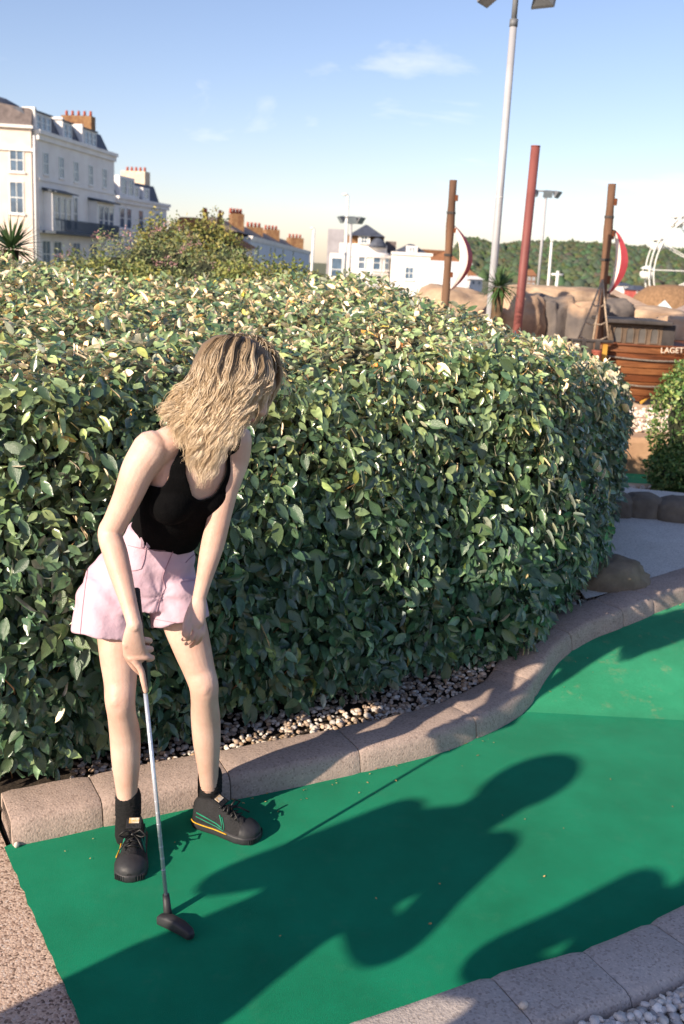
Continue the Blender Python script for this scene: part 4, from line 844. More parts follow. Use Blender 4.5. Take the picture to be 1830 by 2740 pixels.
# big chimney on the party wall
ch = Facade(F1.at(F1.L-4.6, 0, -5.6), F1.at(F1.L-4.6, 0, -1.2)); 
mb = MB(); F1.box(mb, F1.L-3.6, F1.L-2.4, ZC+1.0, ZC+3.5, -4.6, -1.2); c_ = mb.build('chimney', M_brickc, hot)
for k in range(5): p = F1.at(F1.L-3.0, ZC+3.5, -1.5-0.68*k); MB().tube([p, p+(0, 0, 0.55)], [0.17, 0.13], 8).build('chimney_pot', M_potr, c_, True)
# canopied bays, balcony, ground floor
for zx0, zx1, zt_, zb_ in ((362, 535, 850, 1130), (745, 895, 930, 1190)):
    u0, zT = F1.uz(*z1(zx0, zt_)); u1, zB = F1.uz(*z1(zx1, zt_+ (zb_-zt_))); zB = zT-3.6
    mb = MB(); F1.box(mb, u0, u1, zB, zT, -0.1, 0.9); by = mb.build('bay', M_stucco, hot)
    mb = MB(); prism(mb, F1, u0-0.3, u1+0.3, [(0.0, zT+0.35), (1.5, zT+0.02), (1.5, zT-0.10), (0.0, zT+0.1)]); mb.build('canopy', M_canopy, by)
    for k in (0.2, 0.5, 0.8): F1.window(hot, u0+(u1-u0)*k, (zT+zB)/2-0.1, (u1-u0)*0.27, 3.0, 1, None, False, 0.9, 'bay_window')
    if zx0 < 500: ZBAL = zB
u, z = F1.uz(*z1(632, 1040)); F1.window(hot, u, z, 1.0, 3.3, 1, None, False, 0.0, 'french_window')
mb = MB(); F1.box(mb, -0.1, F1.L*0.86, ZBAL-0.25, ZBAL, 0.0, 1.7); bal = mb.build('balcony', M_canopy, hot)
for k in range(int(F1.L*0.86/0.28)):
    mb = MB(); u = 0.1+k*0.28; F1.box(mb, u-0.035, u+0.035, ZBAL, ZBAL+1.05, 1.58, 1.65); mb.build('baluster', M_iron, bal)
mb = MB(); F1.box(mb, -0.1, F1.L*0.86, ZBAL+1.05, ZBAL+1.13, 1.56, 1.68); mb.build('handrail', M_iron, bal)
for zx in (385, 480, 640, 780): u, z = F1.uz(*z1(zx, 1285)); F1.window(hot, u, ZBAL-2.2, 1.9, 2.6, 2)
# sunlit cross block at the far left
C0 = F1.at(-0.6, 0, -0.35); C1 = C0+np.array([-16, -1.0, 0]); F2 = Facade(C0, C1)
lb = empty('corner_house', tuple(F2.at(4, -1.3)), 'sunlit cream corner house left of the white hotel, slate turret roof', 'building')
mb = MB(); F2.box(mb, 0, F2.L, -2.0, ZC+0.1, -10, 0); mb.build('wall', mat('cream_stucco', srgb(236, 220, 206), srgb(226, 206, 192), 0.7, 0.85), lb)
mb = MB(); F2.box(mb, -0.2, F2.L, ZC-1.9, ZC-1.65, -0.1, 0.18); mb.build('string_course', M_stucco, lb)
mb = MB(); F2.box(mb, -0.1, F2.L, -0.0, 0.25, -0.1, 0.15); mb.build('plinth_band', M_stucco, lb)
mb = MB(); F2.box(mb, -0.25, F2.L, ZC+0.1, ZC+0.35, -0.3, 0.35); mb.build('cornice', M_stucco, lb)
for zx, zy, h_, w_ in ((140, 590, 2.1, 1.35), (140, 905, 2.9, 1.35), (-130, 590, 2.1, 1.35), (-130, 905, 2.9, 1.35), (-380, 590, 2.1, 1.35)):
    u, z = F2.uz(*z1(zx, zy)); F2.window(lb, u, z, w_, h_, 2)
mb = MB(); prism(mb, F2, 0.05, F2.L, [(-0.3, ZC+0.36), (-1.0, ZC+2.0), (-8.5, ZC+2.0), (-9.6, ZC+0.36)]); r2 = mb.build('roof', M_slatew, lb)
mb = MB(); rings = []
for q, (rr_, zz) in enumerate(((5.0, ZC+2.0), (4.6, ZC+2.6), (3.6, ZC+3.2), (2.6, ZC+3.4))): cc = F2.at(8.0, zz, -5.2); rings.append([cc+np.array([rr_*math.cos(t_)*1.25, rr_*math.sin(t_), 0]) for t_ in np.linspace(0, 2*PI, 17)[:-1]])
mb.loft(rings).build('turret_roof', M_slate, r2, True)
MB().tube([C0+(0.35, -0.2, -2), C0+(0.35, -0.2, ZC-0.5)], 0.11, 8).build('drainpipe', M_frame, lb, True)
# ---- lower house right of the hotel
ZC2 = 8.6
A = at_h(*z1(985, 893), ZC2); B = at_h(*z1(1398, 965), ZC2); F3 = Facade(A, B)
h3 = empty('town_house', tuple(F3.at(F3.L/2, -1.3)), 'lower white house with dark mansard joined to the hotel', 'building')
mb = MB(); F3.box(mb, -2.0, F3.L, -2, ZC2, -9, 0); mb.build('wall', M_stucco, h3)
mb = MB(); F3.box(mb, -0.5, F3.L+0.3, ZC2-0.8, ZC2-0.3, -0.2, 0.3); F3.box(mb, -0.5, F3.L+0.4, ZC2-0.3, ZC2+0.05, -0.2, 0.5); mb.build('cornice', M_stucco, h3)
zr3 = ZC2+2.3; mb = MB(); prism(mb, F3, -1.8, F3.L-1.4, [(-0.5, ZC2+0.05), (-1.4, zr3), (-4.5, zr3+0.4), (-8, zr3), (-8.8, ZC2+0.05)]); rf = mb.build('roof', M_slate, h3)
u, z = F3.uz(*z1(1075, 810)); mb = MB(); F3.box(mb, u-2.3, u+2.2, ZC2+0.05, ZC2+2.6, -2.4, -0.1); dm = mb.build('dormer', M_stucco, h3)
for k in (-1.1, 1.0): F3.window(h3, u+k, ZC2+1.35, 1.5, 2.0, 1, None, False, -0.1, 'dormer_window')
for zx in (1160, 1245):
    u, z = F3.uz(*z1(zx, 840)); mb = MB(); F3.box(mb, u-1.1, u+1.1, ZC2+0.05, ZC2+1.75, -2.2, -0.3); mb.build('dormer', M_stucco, h3); F3.window(h3, u, ZC2+0.95, 1.3, 1.3, 1, None, False, -0.3, 'dormer_window')
mb = MB(); F3.box(mb, F3.L-4.0, F3.L-2.2, ZC2+1.2, ZC2+4.1, -5.2, -1.6); cm = mb.build('chimney', mat('pale_brick', srgb(226, 206, 182), srgb(200, 178, 154), 3, 0.9), h3)
for k in range(5): p = F3.at(F3.L-3.1, ZC2+4.1, -2.0-0.65*k); MB().tube([p, p+(0, 0, 0.6)], [0.2, 0.15], 8).build('chimney_pot', M_potr, cm, True)
for zx in (1022, 1080, 1180): u, z = F3.uz(*z1(zx, 1060)); F3.window(h3, u, ZC2-2.6, 1.5, 2.6, 1)
# ---- white terrace down the hill
ZC3 = 6.2
A = at_h(*z2(432, 345), ZC3+0.6); B = aty(*z2(782, 436), 250.0); A = A*1.0; A[2] = 0
T0 = aty(*z2(428, 345), 150.0); T1 = aty(*z2(782, 436), 225.0); F4 = Facade(T0, T1); zA, zB_ = T0[2], T1[2]
ter = empty('terrace_row', tuple(F4.at(F4.L/2, -1.3)), 'long white terrace with yellow brick chimney stacks stepping downhill', 'building')
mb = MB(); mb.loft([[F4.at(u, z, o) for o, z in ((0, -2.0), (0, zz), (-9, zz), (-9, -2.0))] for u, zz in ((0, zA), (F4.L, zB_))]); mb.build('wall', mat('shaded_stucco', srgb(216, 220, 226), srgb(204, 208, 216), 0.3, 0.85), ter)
mb = MB(); mb.loft([[F4.at(u, z, o) for o, z in ((0.15, zz-0.5), (0.3, zz+0.15), (-0.4, zz+0.15), (-0.4, zz-0.5))] for u, zz in ((0, zA), (F4.L, zB_))]); mb.build('parapet', M_stucco, ter)
mb = MB(); mb.loft([[F4.at(u, z, o) for o, z in ((-0.8, zz+0.1), (-4.5, zz+2.0), (-8.8, zz+0.1))] for u, zz in ((-6, zA+0.4), (F4.L, zB_))]); mb.build('roof', M_slatew, ter)
for k, (zx, zy, hz, wz) in enumerate(((332, 205, 140, 70), (440, 285, 60, 85), (545, 300, 66, 78), (690, 350, 55, 80))):
    p = aty(*z2(zx, zy), 152+k*20); q = aty(*z2(zx, zy+hz), 152+k*20); w_ = wz*0.446*(152+k*20)/FPX
    mb = MB(); mb.box(((p[0]), p[1]+2.0, (p[2]+q[2])/2-0.6), (w_, 4.2, p[2]-q[2]+1.2), 0.25); c_ = mb.build('chimney', M_brickc, ter)
    for j in range(4): r_ = (p[0]+w_*(j-1.5)*0.24, p[1]+0.3+j*0.5, p[2]); MB().tube([r_, (r_[0], r_[1], r_[2]+0.75)], [0.26, 0.2], 7).build('chimney_pot', M_potr, c_, True)
for zx in (470, 545, 570, 620, 680): u, z = F4.uz(*z2(zx, 435+ (zx-470)*0.12)); F4.window(ter, u, z, 1.6, 2.2, 1, M_frame, False)
# gabled tiled house in front of the terrace, half behind the shrubs
g0 = aty(*z2(150, 210), 120.0); g1 = aty(*z2(430, 415), 132.0); 
gab = empty('gabled_house', (g1[0]-4, 128, -1.3), 'brown tiled steep roof with two thin chimneys above the olive shrub', 'building')
F5 = Facade((g0[0], 122.0), (g1[0], 134.0)); 
mb = MB(); mb.loft([[F5.at(3.0, z, o) for o, z in ((0, -2.0), (0, 3.2), (-8, 3.2), (-8, -2.0))], [F5.at(F5.L, z, o) for o, z in ((0, -2.0), (0, 3.2), (-8, 3.2), (-8, -2.0))]]); mb.build('wall', M_stucco, gab)
zrid = g0[2]-0.2
mb = MB(); mb.loft([[F5.at(2.5, z, o) for o, z in ((0.5, 3.0), (-3.0, zrid), (-5.0, zrid), (-8.5, 3.0))], [F5.at(F5.L*0.4, z, o) for o, z in ((0.5, 3.0), (-3.0, zrid), (-5.0, zrid), (-8.5, 3.0))], [F5.at(F5.L+0.6, z, o) for o, z in ((0.5, 3.0), (0.0, 3.3), (-8.0, 3.3), (-8.5, 3.0))]]); rf = mb.build('roof', M_tile, gab)
for zx, zy in ((157, 172), (244, 185)): p = aty(*z2(zx, zy), 127.0); MB().tube([p-(0, 0, 3.2), p-(0, 0, 0.5)], [0.42, 0.36], 6).build('chimney', M_brickc, gab); MB().tube([p-(0, 0, 0.5), p], [0.25, 0.18], 7).build('chimney_pot', M_potr, gab, True)
# ---- villa with a round front
VY = 112.0
villa = empty('villa', tuple(aty(*z2(1100, 640), VY)), 'white round-fronted villa with slate gable and brick attic', 'building')
def vp(x, y, Y=VY): return aty(*z2(x, y), Y)
a = vp(905, 440); b = vp(1268, 430); zt_ = a[2]; 
cx0 = (vp(1030, 500)[0]+vp(1262, 500)[0])/2; rad_ = (vp(1262, 500)[0]-vp(1030, 500)[0])/2
mb = MB(); mb.tube([(cx0, VY+rad_, -2), (cx0, VY+rad_, zt_+0.3)], rad_, 28); mb.build('round_bay', M_stucco, villa, True).data.polygons.foreach_get
mb = MB(); mb.tube([(cx0, VY+rad_, zt_-0.25), (cx0, VY+rad_, zt_+0.05)], rad_+0.25, 28); mb.build('cornice', M_stucco, villa)
mb = MB(); zs_ = vp(1100, 560)[2]; mb.tube([(cx0, VY+rad_, zs_-0.1), (cx0, VY+rad_, zs_+0.1)], rad_+0.18, 28); mb.build('string_course', M_stucco, villa)
l_ = vp(898, 470)[0]; mb = MB(); mb.box(((l_+cx0)/2, VY+rad_+4, (zt_-2)/2), (cx0-l_, 9, zt_+2)); mb.build('wall', M_stucco, villa)
a = vp(960, 385); b = vp(1240, 385); zat = vp(1040, 330)[2]
zpar = vp(1100, 388, VY+rad_)[2]; a = vp(960, 385, VY+rad_); b = vp(1245, 385, VY+rad_); mb = MB(); mb.box(((a[0]+b[0])/2, VY+rad_+2.5, (zt_+zpar)/2), (b[0]-a[0], 6.2, zpar-zt_+0.02)); mb.build('parapet', M_stucco, villa)
zat = vp(1040, 335, VY+rad_)[2]; a = vp(1000, 385, VY+rad_); b = vp(1225, 385, VY+rad_); mb = MB(); mb.box(((a[0]+b[0])/2, VY+rad_+2.5, (zpar+zat)/2), (b[0]-a[0], 5.6, zat-zpar)); mb.build('attic', M_brickc, villa)
pk = vp(1118, 270, VY+rad_+1.5)
mb = MB(); e0 = vp(1012, 340, VY+rad_)[0]; e1 = vp(1232, 340, VY+rad_)[0]; ze = vp(1040, 337, VY+rad_)[2]; y0_ = VY+rad_-1.4; y1_ = VY+rad_+6.5; ym = VY+rad_+1.5
mb.add([(e0, y0_, ze), (e1, y0_, ze), (e1, y1_, ze), (e0, y1_, ze), (pk[0], ym, pk[2]), (pk[0]+0.3, ym+2.5, pk[2])], [(0, 1, 4), (1, 2, 5, 4), (2, 3, 5), (3, 0, 4, 5), (0, 3, 2, 1)]); mb.build('roof', M_slate, villa)
Fv = Facade((vp(900, 500)[0], VY), (vp(1270, 500)[0], VY))
yo = -(rad_-1.0); dz0 = vp(1107, 388, VY+rad_)[2]; dz1 = vp(1107, 338, VY+rad_)[2]; u = vp(1107, 360, VY+rad_)[0]-Fv.A[0]; mb = MB(); Fv.box(mb, u-0.65, u+0.65, dz0, dz1, yo-2.5, yo); mb.build('dormer', M_stucco, villa); Fv.window(villa, u, (dz0+dz1)/2, 0.8, 0.8, 2, None, False, yo, 'dormer_window')
ub, zb2 = Fv.uz(*z2(1190, 360)); mb = MB(); pb_ = np.array([vp(1190, 360, VY+rad_)[0], VY+rad_-0.9, zpar-0.3]); mb.tube([pb_, pb_+(0, 0, 0.4), pb_+(0, 0, 0.9), pb_+(0, 0, 1.15)], [1.0, 0.9, 0.5, 0.08], 18); mb.build('bay_roof', M_slate, villa, True)
for zx, zy in ((1095, 495), (1182, 500), (940, 540), (1240, 500)):
    an = (vp(zx, zy)[0]-cx0)/rad_
    if abs(an) < 0.95:
        th = math.asin(an); c0 = np.array([cx0+math.sin(th)*rad_, VY+rad_-math.cos(th)*rad_]); tdir = np.array([math.cos(th), math.sin(th)]); f_ = Facade(c0-tdir*1.0, c0+tdir*1.0); f_.window(villa, 1.0, vp(zx, zy)[2], 0.95, 1.6, 1, None, True, 0.05)
    else: Fv.window(villa, Fv.uz(*z2(zx, zy))[0], vp(zx, zy)[2], 1.3, 2.6, 1, None, True, -rad_+0.5)
p = vp(940, 300, 125); q = vp(940, 430, 125); mb = MB(); mb.box((p[0], p[1], (p[2]+0)/2), (1.9, 2.0, p[2])); mb.build('chimney_tower', mat('grey_render', srgb(170, 166, 170), srgb(150, 146, 150), 1, 0.9), villa)
p = vp(1275, 368, 116); mb = MB(); mb.box((p[0], p[1]+4, p[2]/2), (1.2, 2.0, p[2])); mb.build('chimney', M_slatew, villa)
# ---- small flat-fronted white house
w0_ = vp(1272, 460); w1_ = vp(1502, 462); F6 = Facade((w0_[0], VY-1), (w1_[0], VY-1)); zt6 = w1_[2]
sm = empty('white_house', tuple(F6.at(F6.L/2, -1.3)), 'small flat-fronted white house with one dark window and hipped slate roof', 'building')
mb = MB(); F6.box(mb, 0, F6.L, -2, zt6, -8, 0); mb.build('wall', M_stucco, sm); mb = MB(); F6.box(mb, -0.1, F6.L+0.2, zt6, zt6+0.3, -0.4, 0.2); mb.build('parapet', M_stucco, sm)
u, z = F6.uz(*z2(1377, 562)); F6.window(sm, u, z, 1.0, 1.35, 2)
q = vp(1400, 385)[2]; mb = MB(); mb.add([F6.at(0.2, zt6+0.3, -0.8), F6.at(F6.L-0.3, zt6+0.3, -0.8), F6.at(F6.L-0.3, zt6+0.3, -7.5), F6.at(0.2, zt6+0.3, -7.5), F6.at(F6.L*0.45, q, -3.0), F6.at(F6.L*0.6, q, -4.5)], [(0, 1, 4), (1, 5, 4), (1, 2, 5), (2, 3, 5), (3, 0, 4, 5), (3, 2, 1, 0)]); mb.build('roof', M_slate, sm)
u, z = F6.uz(*z2(1395, 440)); mb = MB(); F6.box(mb, u-0.6, u+0.6, zt6+0.3, zt6+1.0, -3, -0.9); mb.build('dormer', M_stucco, sm); F6.window(sm, u, zt6+0.66, 0.8, 0.5, 2, None, False, -0.9, 'dormer_window')
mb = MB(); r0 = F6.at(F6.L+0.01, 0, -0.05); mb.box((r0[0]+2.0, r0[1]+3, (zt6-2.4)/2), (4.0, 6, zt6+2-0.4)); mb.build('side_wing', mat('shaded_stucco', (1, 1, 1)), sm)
p = aty(*z3(70, 645), 140); mb = MB(); mb.add([(p[0]-5, 138, p[2]-3.2), (p[0]+6, 138, p[2]-3.2), (p[0]+6, 146, p[2]-3.2), (p[0]-5, 146, p[2]-3.2), (p[0]-1.5, 141, p[2]), (p[0]+2.0, 143, p[2])], [(0, 1, 5, 4), (1, 2, 5), (2, 3, 4, 5), (3, 0, 4), (3, 2, 1, 0)])
tl_ = empty('tiled_house', (p[0], 140, -1.3), 'house with a plain clay tiled roof behind the edge-on sail', 'building'); mb.build('roof', M_tile, tl_); mb = MB(); mb.box((p[0]+0.5, 142, (p[2]-5.2)/2), (10, 7.2, p[2]-3.2+2)); mb.build('wall', M_stucco, tl_)
# ------------------------------------------------------------------ wooded hill
M_hill = mat('hillside', srgb(104, 112, 78), srgb(84, 98, 66), 0.02, 0.95)
HY0, HY1 = 330.0, 620.0
ridge = [(1120, 735), (1190, 700), (1235, 648), (1270, 640), (1330, 655), (1400, 650), (1480, 648), (1560, 652), (1640, 656), (1720, 662), (1800, 668), (1900, 676), (2100, 690), (2400, 720)]
rows = []; mbh = MB(); ridge_r = catmull([(*r,) for r in ridge], 60)
for (px, py) in ridge_r:
    t_ = aty(px, py+8, HY1); b_ = aty(px, py+8, HY0); row = []
    for k in np.linspace(0, 1, 9):
        Y = HY0+(HY1-HY0)*k; X = aty(px, py, Y)[0]; row.append((X, Y, -2.5+(t_[2]+2.5)*(k**0.8)))
    row.append((aty(px, py, 760)[0], 760, -3)); rows.append(row)
mbh.v = [p for r in rows for p in r]; nr = 10
for i in range(len(rows)-1):
    for k in range(nr-1): mbh.f.append((i*nr+k, (i+1)*nr+k, (i+1)*nr+k+1, i*nr+k+1))
tag(mbh.build('hill', M_hill, None, True), 'green hillside beyond the seafront', kind='structure')
M_wood_l = mat('woodland', (0.075, 0.095, 0.055), (0.115, 0.125, 0.075), 0.09, 0.95, 0.9, 0.5, attr='Col', spec=0.1)
V = []; Fs = []; K = []; v0, f0 = ICO1; cnt = 0
for _ in range(9500):
    i = random.randrange(len(rows)-1); a_ = random.random(); kk = random.random()**0.8*7.999; k = int(kk); f_ = kk-k
    p = (np.array(rows[i][k])*(1-f_)+np.array(rows[i][k+1])*f_)*(1-a_)+(np.array(rows[i+1][k])*(1-f_)+np.array(rows[i+1][k+1])*f_)*a_
    if mnoise.noise(Vector((p[0]*0.02, p[1]*0.012, 3.3))) > 0.42: continue
    s = random.uniform(1.0, 2.6); w = v0*(1+0.35*rng.normal(size=(len(v0), 1))*0.6)*np.array([s, s, s*random.uniform(0.8, 1.2)])+p+np.array([0, 0, s*0.3])
    V.append(w); Fs.append(f0+cnt*len(v0)); K.append(np.repeat(np.array([[random.uniform(0.7, 1.12), random.uniform(0.8, 1.2), random.uniform(0.7, 1.2)]]), len(v0), 0)); cnt += 1
o = link('woodland', fast_mesh('woodland', np.vstack(V), np.vstack(Fs), np.vstack(K)), M_wood_l); tag(o, 'dense green woodland covering the hill behind the masts', 'woodland', kind='stuff')
# hillside houses and seafront bits
M_redb = mat('red_brick_far', srgb(190, 92, 84), srgb(170, 80, 74), 0.6, 0.9)
def far_house(label, px0, px1, pt, pb, Y, mw, mr, wins, name='far_house', roofk=0.35):
    a = aty(px0, pb, Y); b = aty(px1, pt, Y); h = b[2]-a[2]; root = empty(name, (a[0], Y, a[2]), label, 'building', 'far houses by the seafront'); hw = h*(1-roofk)
    z_low = min(a[2], float(terrain(a[0], Y))) ; mb = MB(); mb.box(((a[0]+b[0])/2, Y+3, (z_low+a[2]+hw)/2), (b[0]-a[0], 6, a[2]+hw-z_low)); mb.build('wall', mw, root)
    mb = MB(); e = 0.25; mb.add([(a[0]-e, Y-e, a[2]+hw), (b[0]+e, Y-e, a[2]+hw), (b[0]+e, Y+6, a[2]+hw), (a[0]-e, Y+6, a[2]+hw), (a[0]+(b[0]-a[0])*0.2, Y+3, b[2]), (b[0]-(b[0]-a[0])*0.2, Y+3, b[2])], [(0, 1, 5, 4), (1, 2, 5), (2, 3, 4, 5), (3, 0, 4), (3, 2, 1, 0)]); mb.build('roof', mr, root)
    f_ = Facade((a[0], Y), (b[0], Y))
    for r_ in range(wins[1]):
        for c_ in range(wins[0]): f_.window(root, f_.L*(c_+0.5)/wins[0], a[2]+hw*(r_+0.5)/wins[1], f_.L/wins[0]*0.5, hw/wins[1]*0.55, 1, None, False)
    return root
far_house('small red brick house with rows of white windows beside the thatch', 1697, 1738, 766, 800, 150, M_redb, M_slate, (3, 2))
far_house('brown stone house among the trees behind the red post', 1408, 1436, 722, 768, 240, mat('brown_stone', srgb(140, 116, 104), srgb(120, 98, 88), 0.5, 0.9), M_tile, (2, 2))
far_house('low white seafront kiosk behind the grey lamp post', 1258, 1292, 740, 764, 120, M_stucco, M_stucco, (2, 1))
far_house('tiny white cottage right of the small cross post', 1662, 1692, 758, 778, 160, M_stucco, M_slate, (2, 1))
# ------------------------------------------------------------------ ferris wheel
WY = 40.0; wc = aty(1905, 728, WY); R_ = 167*WY/FPX
wh = empty('ferris_wheel', (wc[0], WY, float(terrain(wc[0], WY))), 'white ferris wheel with round gondolas', 'ferris wheel')
for dy in (-0.28, 0.28):
    for rr_ in (R_, R_*0.93):
        n_ = 56; MB().tube([(wc[0]+rr_*math.cos(2*PI*k/n_), WY+dy, wc[2]+rr_*math.sin(2*PI*k/n_)) for k in range(n_+1)], 0.028, 6, False).build('rim', M_wht, wh, True)
ng = 14
for k in range(ng):
    t_ = 2*PI*k/ng + math.radians(181); e = np.array([wc[0]+R_*math.cos(t_), WY, wc[2]+R_*math.sin(t_)])
    for dy in (-0.28, 0.28): MB().tube([wc+(0, dy*0.6, 0), e+(0, dy, 0)], 0.022, 5).build('spoke', M_wht, wh)
    g_ = MB(); r_ = 0.27; prof_ = [(0.10, -0.36), (0.22, -0.33), (0.28, -0.20), (0.27, -0.08)]
    g_.loft([[e+np.array([q*math.cos(a_), q*math.sin(a_), z_]) for a_ in np.linspace(0, 2*PI, 13)[:-1]] for q, z_ in prof_]); gd = g_.build('gondola', M_wht, wh, True)
    MB().tube([e+(0, 0, 0.16), e+(0, 0, 0.10), e+(0, 0, 0.03)], [0.03, 0.2, 0.29], 12).build('canopy', M_wht, gd, True)
    for a_ in (0.5, 2.1, 3.7, 5.3): MB().tube([e+(0.25*math.cos(a_), 0.25*math.sin(a_), -0.1), e+(0.25*math.cos(a_), 0.25*math.sin(a_), 0.05)], 0.015, 4).build('rod', M_wht, gd)
    MB().tube([e+(0, -0.3, 0), e+(0, 0.3, 0)], 0.025, 6).build('axle', M_wht, gd)
for sx_ in (-1.5, 1.5):
    for dy in (-0.5, 0.5): MB().tube([(wc[0], WY+dy, wc[2]), (wc[0]+sx_, WY+dy*1.8, float(terrain(wc[0], WY)))], 0.07, 8).build('support', M_wht, wh, True)
MB().tube([(wc[0], WY-0.6, wc[2]), (wc[0], WY+0.6, wc[2])], 0.16, 12).build('hub', M_wht, wh, True)
# thatched hut roof, tent tip, sloping timber roofs at the right edge
M_thatch = mat('thatch', srgb(150, 118, 88), srgb(116, 90, 66), 6, 0.95, 0.8, 40, stretch=(4, 4, 0.6))
a = aty(1722, 815, 24); b = aty(1960, 815, 24); t_ = aty(1840, 772, 24)
th_ = empty('thatched_hut', ((a[0]+b[0])/2, 25, float(terrain(a[0], 25))), 'brown thatched hut roof under the ferris wheel', 'hut')
mb = MB(); zth = t_[2]; mb.loft([[np.array([(a[0]+b[0])/2, 25.2, z]) + np.array([w_*math.cos(q)*0.5, w_*math.sin(q)*0.4, 0]) for q in np.linspace(0, 2*PI, 25)[:-1]] for w_, z in ((b[0]-a[0], a[2]-0.25), (b[0]-a[0]+0.05, a[2]-0.05), ((b[0]-a[0])*0.86, (a[2]*0.45+zth*0.55)), ((b[0]-a[0])*0.62, zth), ((b[0]-a[0])*0.2, zth+0.06))]); mb.build('roof', M_thatch, th_, True)
for q in np.linspace(0, 2*PI, 7)[:-1]: c_ = np.array([(a[0]+b[0])/2+0.42*(b[0]-a[0])*math.cos(q), 25.2+0.33*(b[0]-a[0])*math.sin(q)]); MB().tube([(*c_, float(terrain(c_[0], 25))), (*c_, a[2]-0.1)], 0.07, 7).build('post', M_pole, th_, True)
p = aty(1779, 803, 19); q = aty(1779, 838, 19); w_ = 27*19/FPX
tn = empty('tent', (p[0], 19.3, float(terrain(p[0], 19))), 'little pale blue pyramid tent top below the thatch', 'tent'); mb = MB(); mb.add([(p[0]-w_, 19-w_, q[2]), (p[0]+w_, 19-w_, q[2]), (p[0]+w_, 19+w_, q[2]), (p[0]-w_, 19+w_, q[2]), (p[0], 19, p[2])], [(0, 1, 4), (1, 2, 4), (2, 3, 4), (3, 0, 4), (3, 2, 1, 0)]); mb.build('roof', mat('pale_blue_canvas', srgb(206, 226, 226), srgb(190, 212, 214), 4, 0.8), tn)
zt0 = float(terrain(p[0], 19)); mb = MB(); mb.box((p[0], 19, (q[2]+zt0)/2-0.001), (w_*1.8, w_*1.8, q[2]-zt0)); mb.build('wall', mat('pale_blue_canvas', (1, 1, 1)), tn)
lr = empty('lean_to', tuple(aty(1740, 880, 16.5)), 'sloping grey timber roofs meeting behind the cabin', 'shelter')
for (x0, y0), (x1, y1), yy in (((1640, 772), (1802, 850), 16.5), ((1900, 800), (1790, 850), 16.2)):
    a = aty(x0, y0, yy); b = aty(x1, y1, yy); mb = MB(); n_ = np.array([0, 1.0, 0]); mb.loft([[a+(0, 0, 0.0), a+(0, 0.0, -0.09), a+(0, 1.0, -0.2), a+(0, 1.0, -0.1)], [b+(0, 0, 0), b+(0, 0, -0.09), b+(0, 1.0, -0.2), b+(0, 1.0, -0.1)]]); mb.build('roof_board', mat('weathered_board', srgb(176, 156, 142), srgb(150, 130, 118), 5, 0.9, stretch=(1, 1, 6)), lr)
    for k in (0.15, 0.85): c_ = a+(b-a)*k; MB().tube([(c_[0], yy+0.5, float(terrain(c_[0], yy))), (c_[0], yy+0.5, c_[2]-0.16)], 0.05, 7).build('post', M_pole, lr, True)
# ================================================================== THE WOMAN
def z5(x, y, Y): return aty(180+x*580/1568.0, 860+y*580/1568.0, Y)      # upper-body view
def z6(x, y, Y): return aty(180+x*580/1568.0, 1400+y*580/1568.0, Y)     # leg view
def z7(x, y, Y): return aty(200+x*560/1568.0, 2040+y*560/1568.0, Y)     # feet view
def ring(c, a, b, la, fb, n=28, k=2.0):
    """super-ellipse ring: a half-width along la, b half-depth along fb"""
    out = []
    for i in range(n):
        t = 2*PI*i/n; x = math.copysign(abs(math.cos(t))**(2/k), math.cos(t)); y = math.copysign(abs(math.sin(t))**(2/k), math.sin(t)); out.append(np.array(c)+la*a*x+fb*b*y)
    return out
def limb(mb, pts, rads, n=20, samples=36, flat=None):
    """tapered round limb through points, rads may be (r) or (ra, rb) with flat = side axis"""
    data = np.array([list(p)+([r, r] if not hasattr(r, '__len__') else list(r)) for p, r in zip(pts, rads)]); q = catmull(data, samples); rings = []; prev = None
    for i in range(len(q)):
        t = nrm(q[min(i+1, len(q)-1), :3]-q[max(i-1, 0), :3])
        u = flat if (flat is not None) else (prev if prev is not None else (np.array([1., 0, 0]) if abs(t[0]) < 0.8 else np.array([0, 1., 0])))
        u = nrm(u-t*np.dot(u, t)); prev = u; w = np.cross(t, u); rings.append(ring(q[i, :3], q[i, 3], q[i, 4], u, w, n))
    # round caps
    def capr(r0, c, d, r):
        return [[c+(p-c)*math.cos(a)+d*r*math.sin(a) for p in r0] for a in (0.5, 1.0, 1.4)]
    t0 = nrm(q[0, :3]-q[1, :3]); t1 = nrm(q[-1, :3]-q[-2, :3])
    rings = capr(rings[0], q[0, :3], t0, q[0, 3])[::-1] + rings + capr(rings[-1], q[-1, :3], t1, q[-1, 3])
    mb.loft(rings); return mb
def remesh(mb, vox, iters=6, fac=0.5):
    me = mb.mesh('tmp'); o = bpy.data.objects.new('tmp', me); C.objects.link(o)
    bm = bmesh.new(); bm.from_mesh(me); bmesh.ops.recalc_face_normals(bm, faces=bm.faces); bm.to_mesh(me); bm.free()
    r = o.modifiers.new('r', 'REMESH'); r.mode = 'VOXEL'; r.voxel_size = vox; s = o.modifiers.new('s', 'SMOOTH'); s.iterations = iters; s.factor = fac
    dg = bpy.context.evaluated_depsgraph_get(); dg.update(); out = bpy.data.meshes.new_from_object(o.evaluated_get(dg)); bpy.data.objects.remove(o); out.materials.clear(); return out
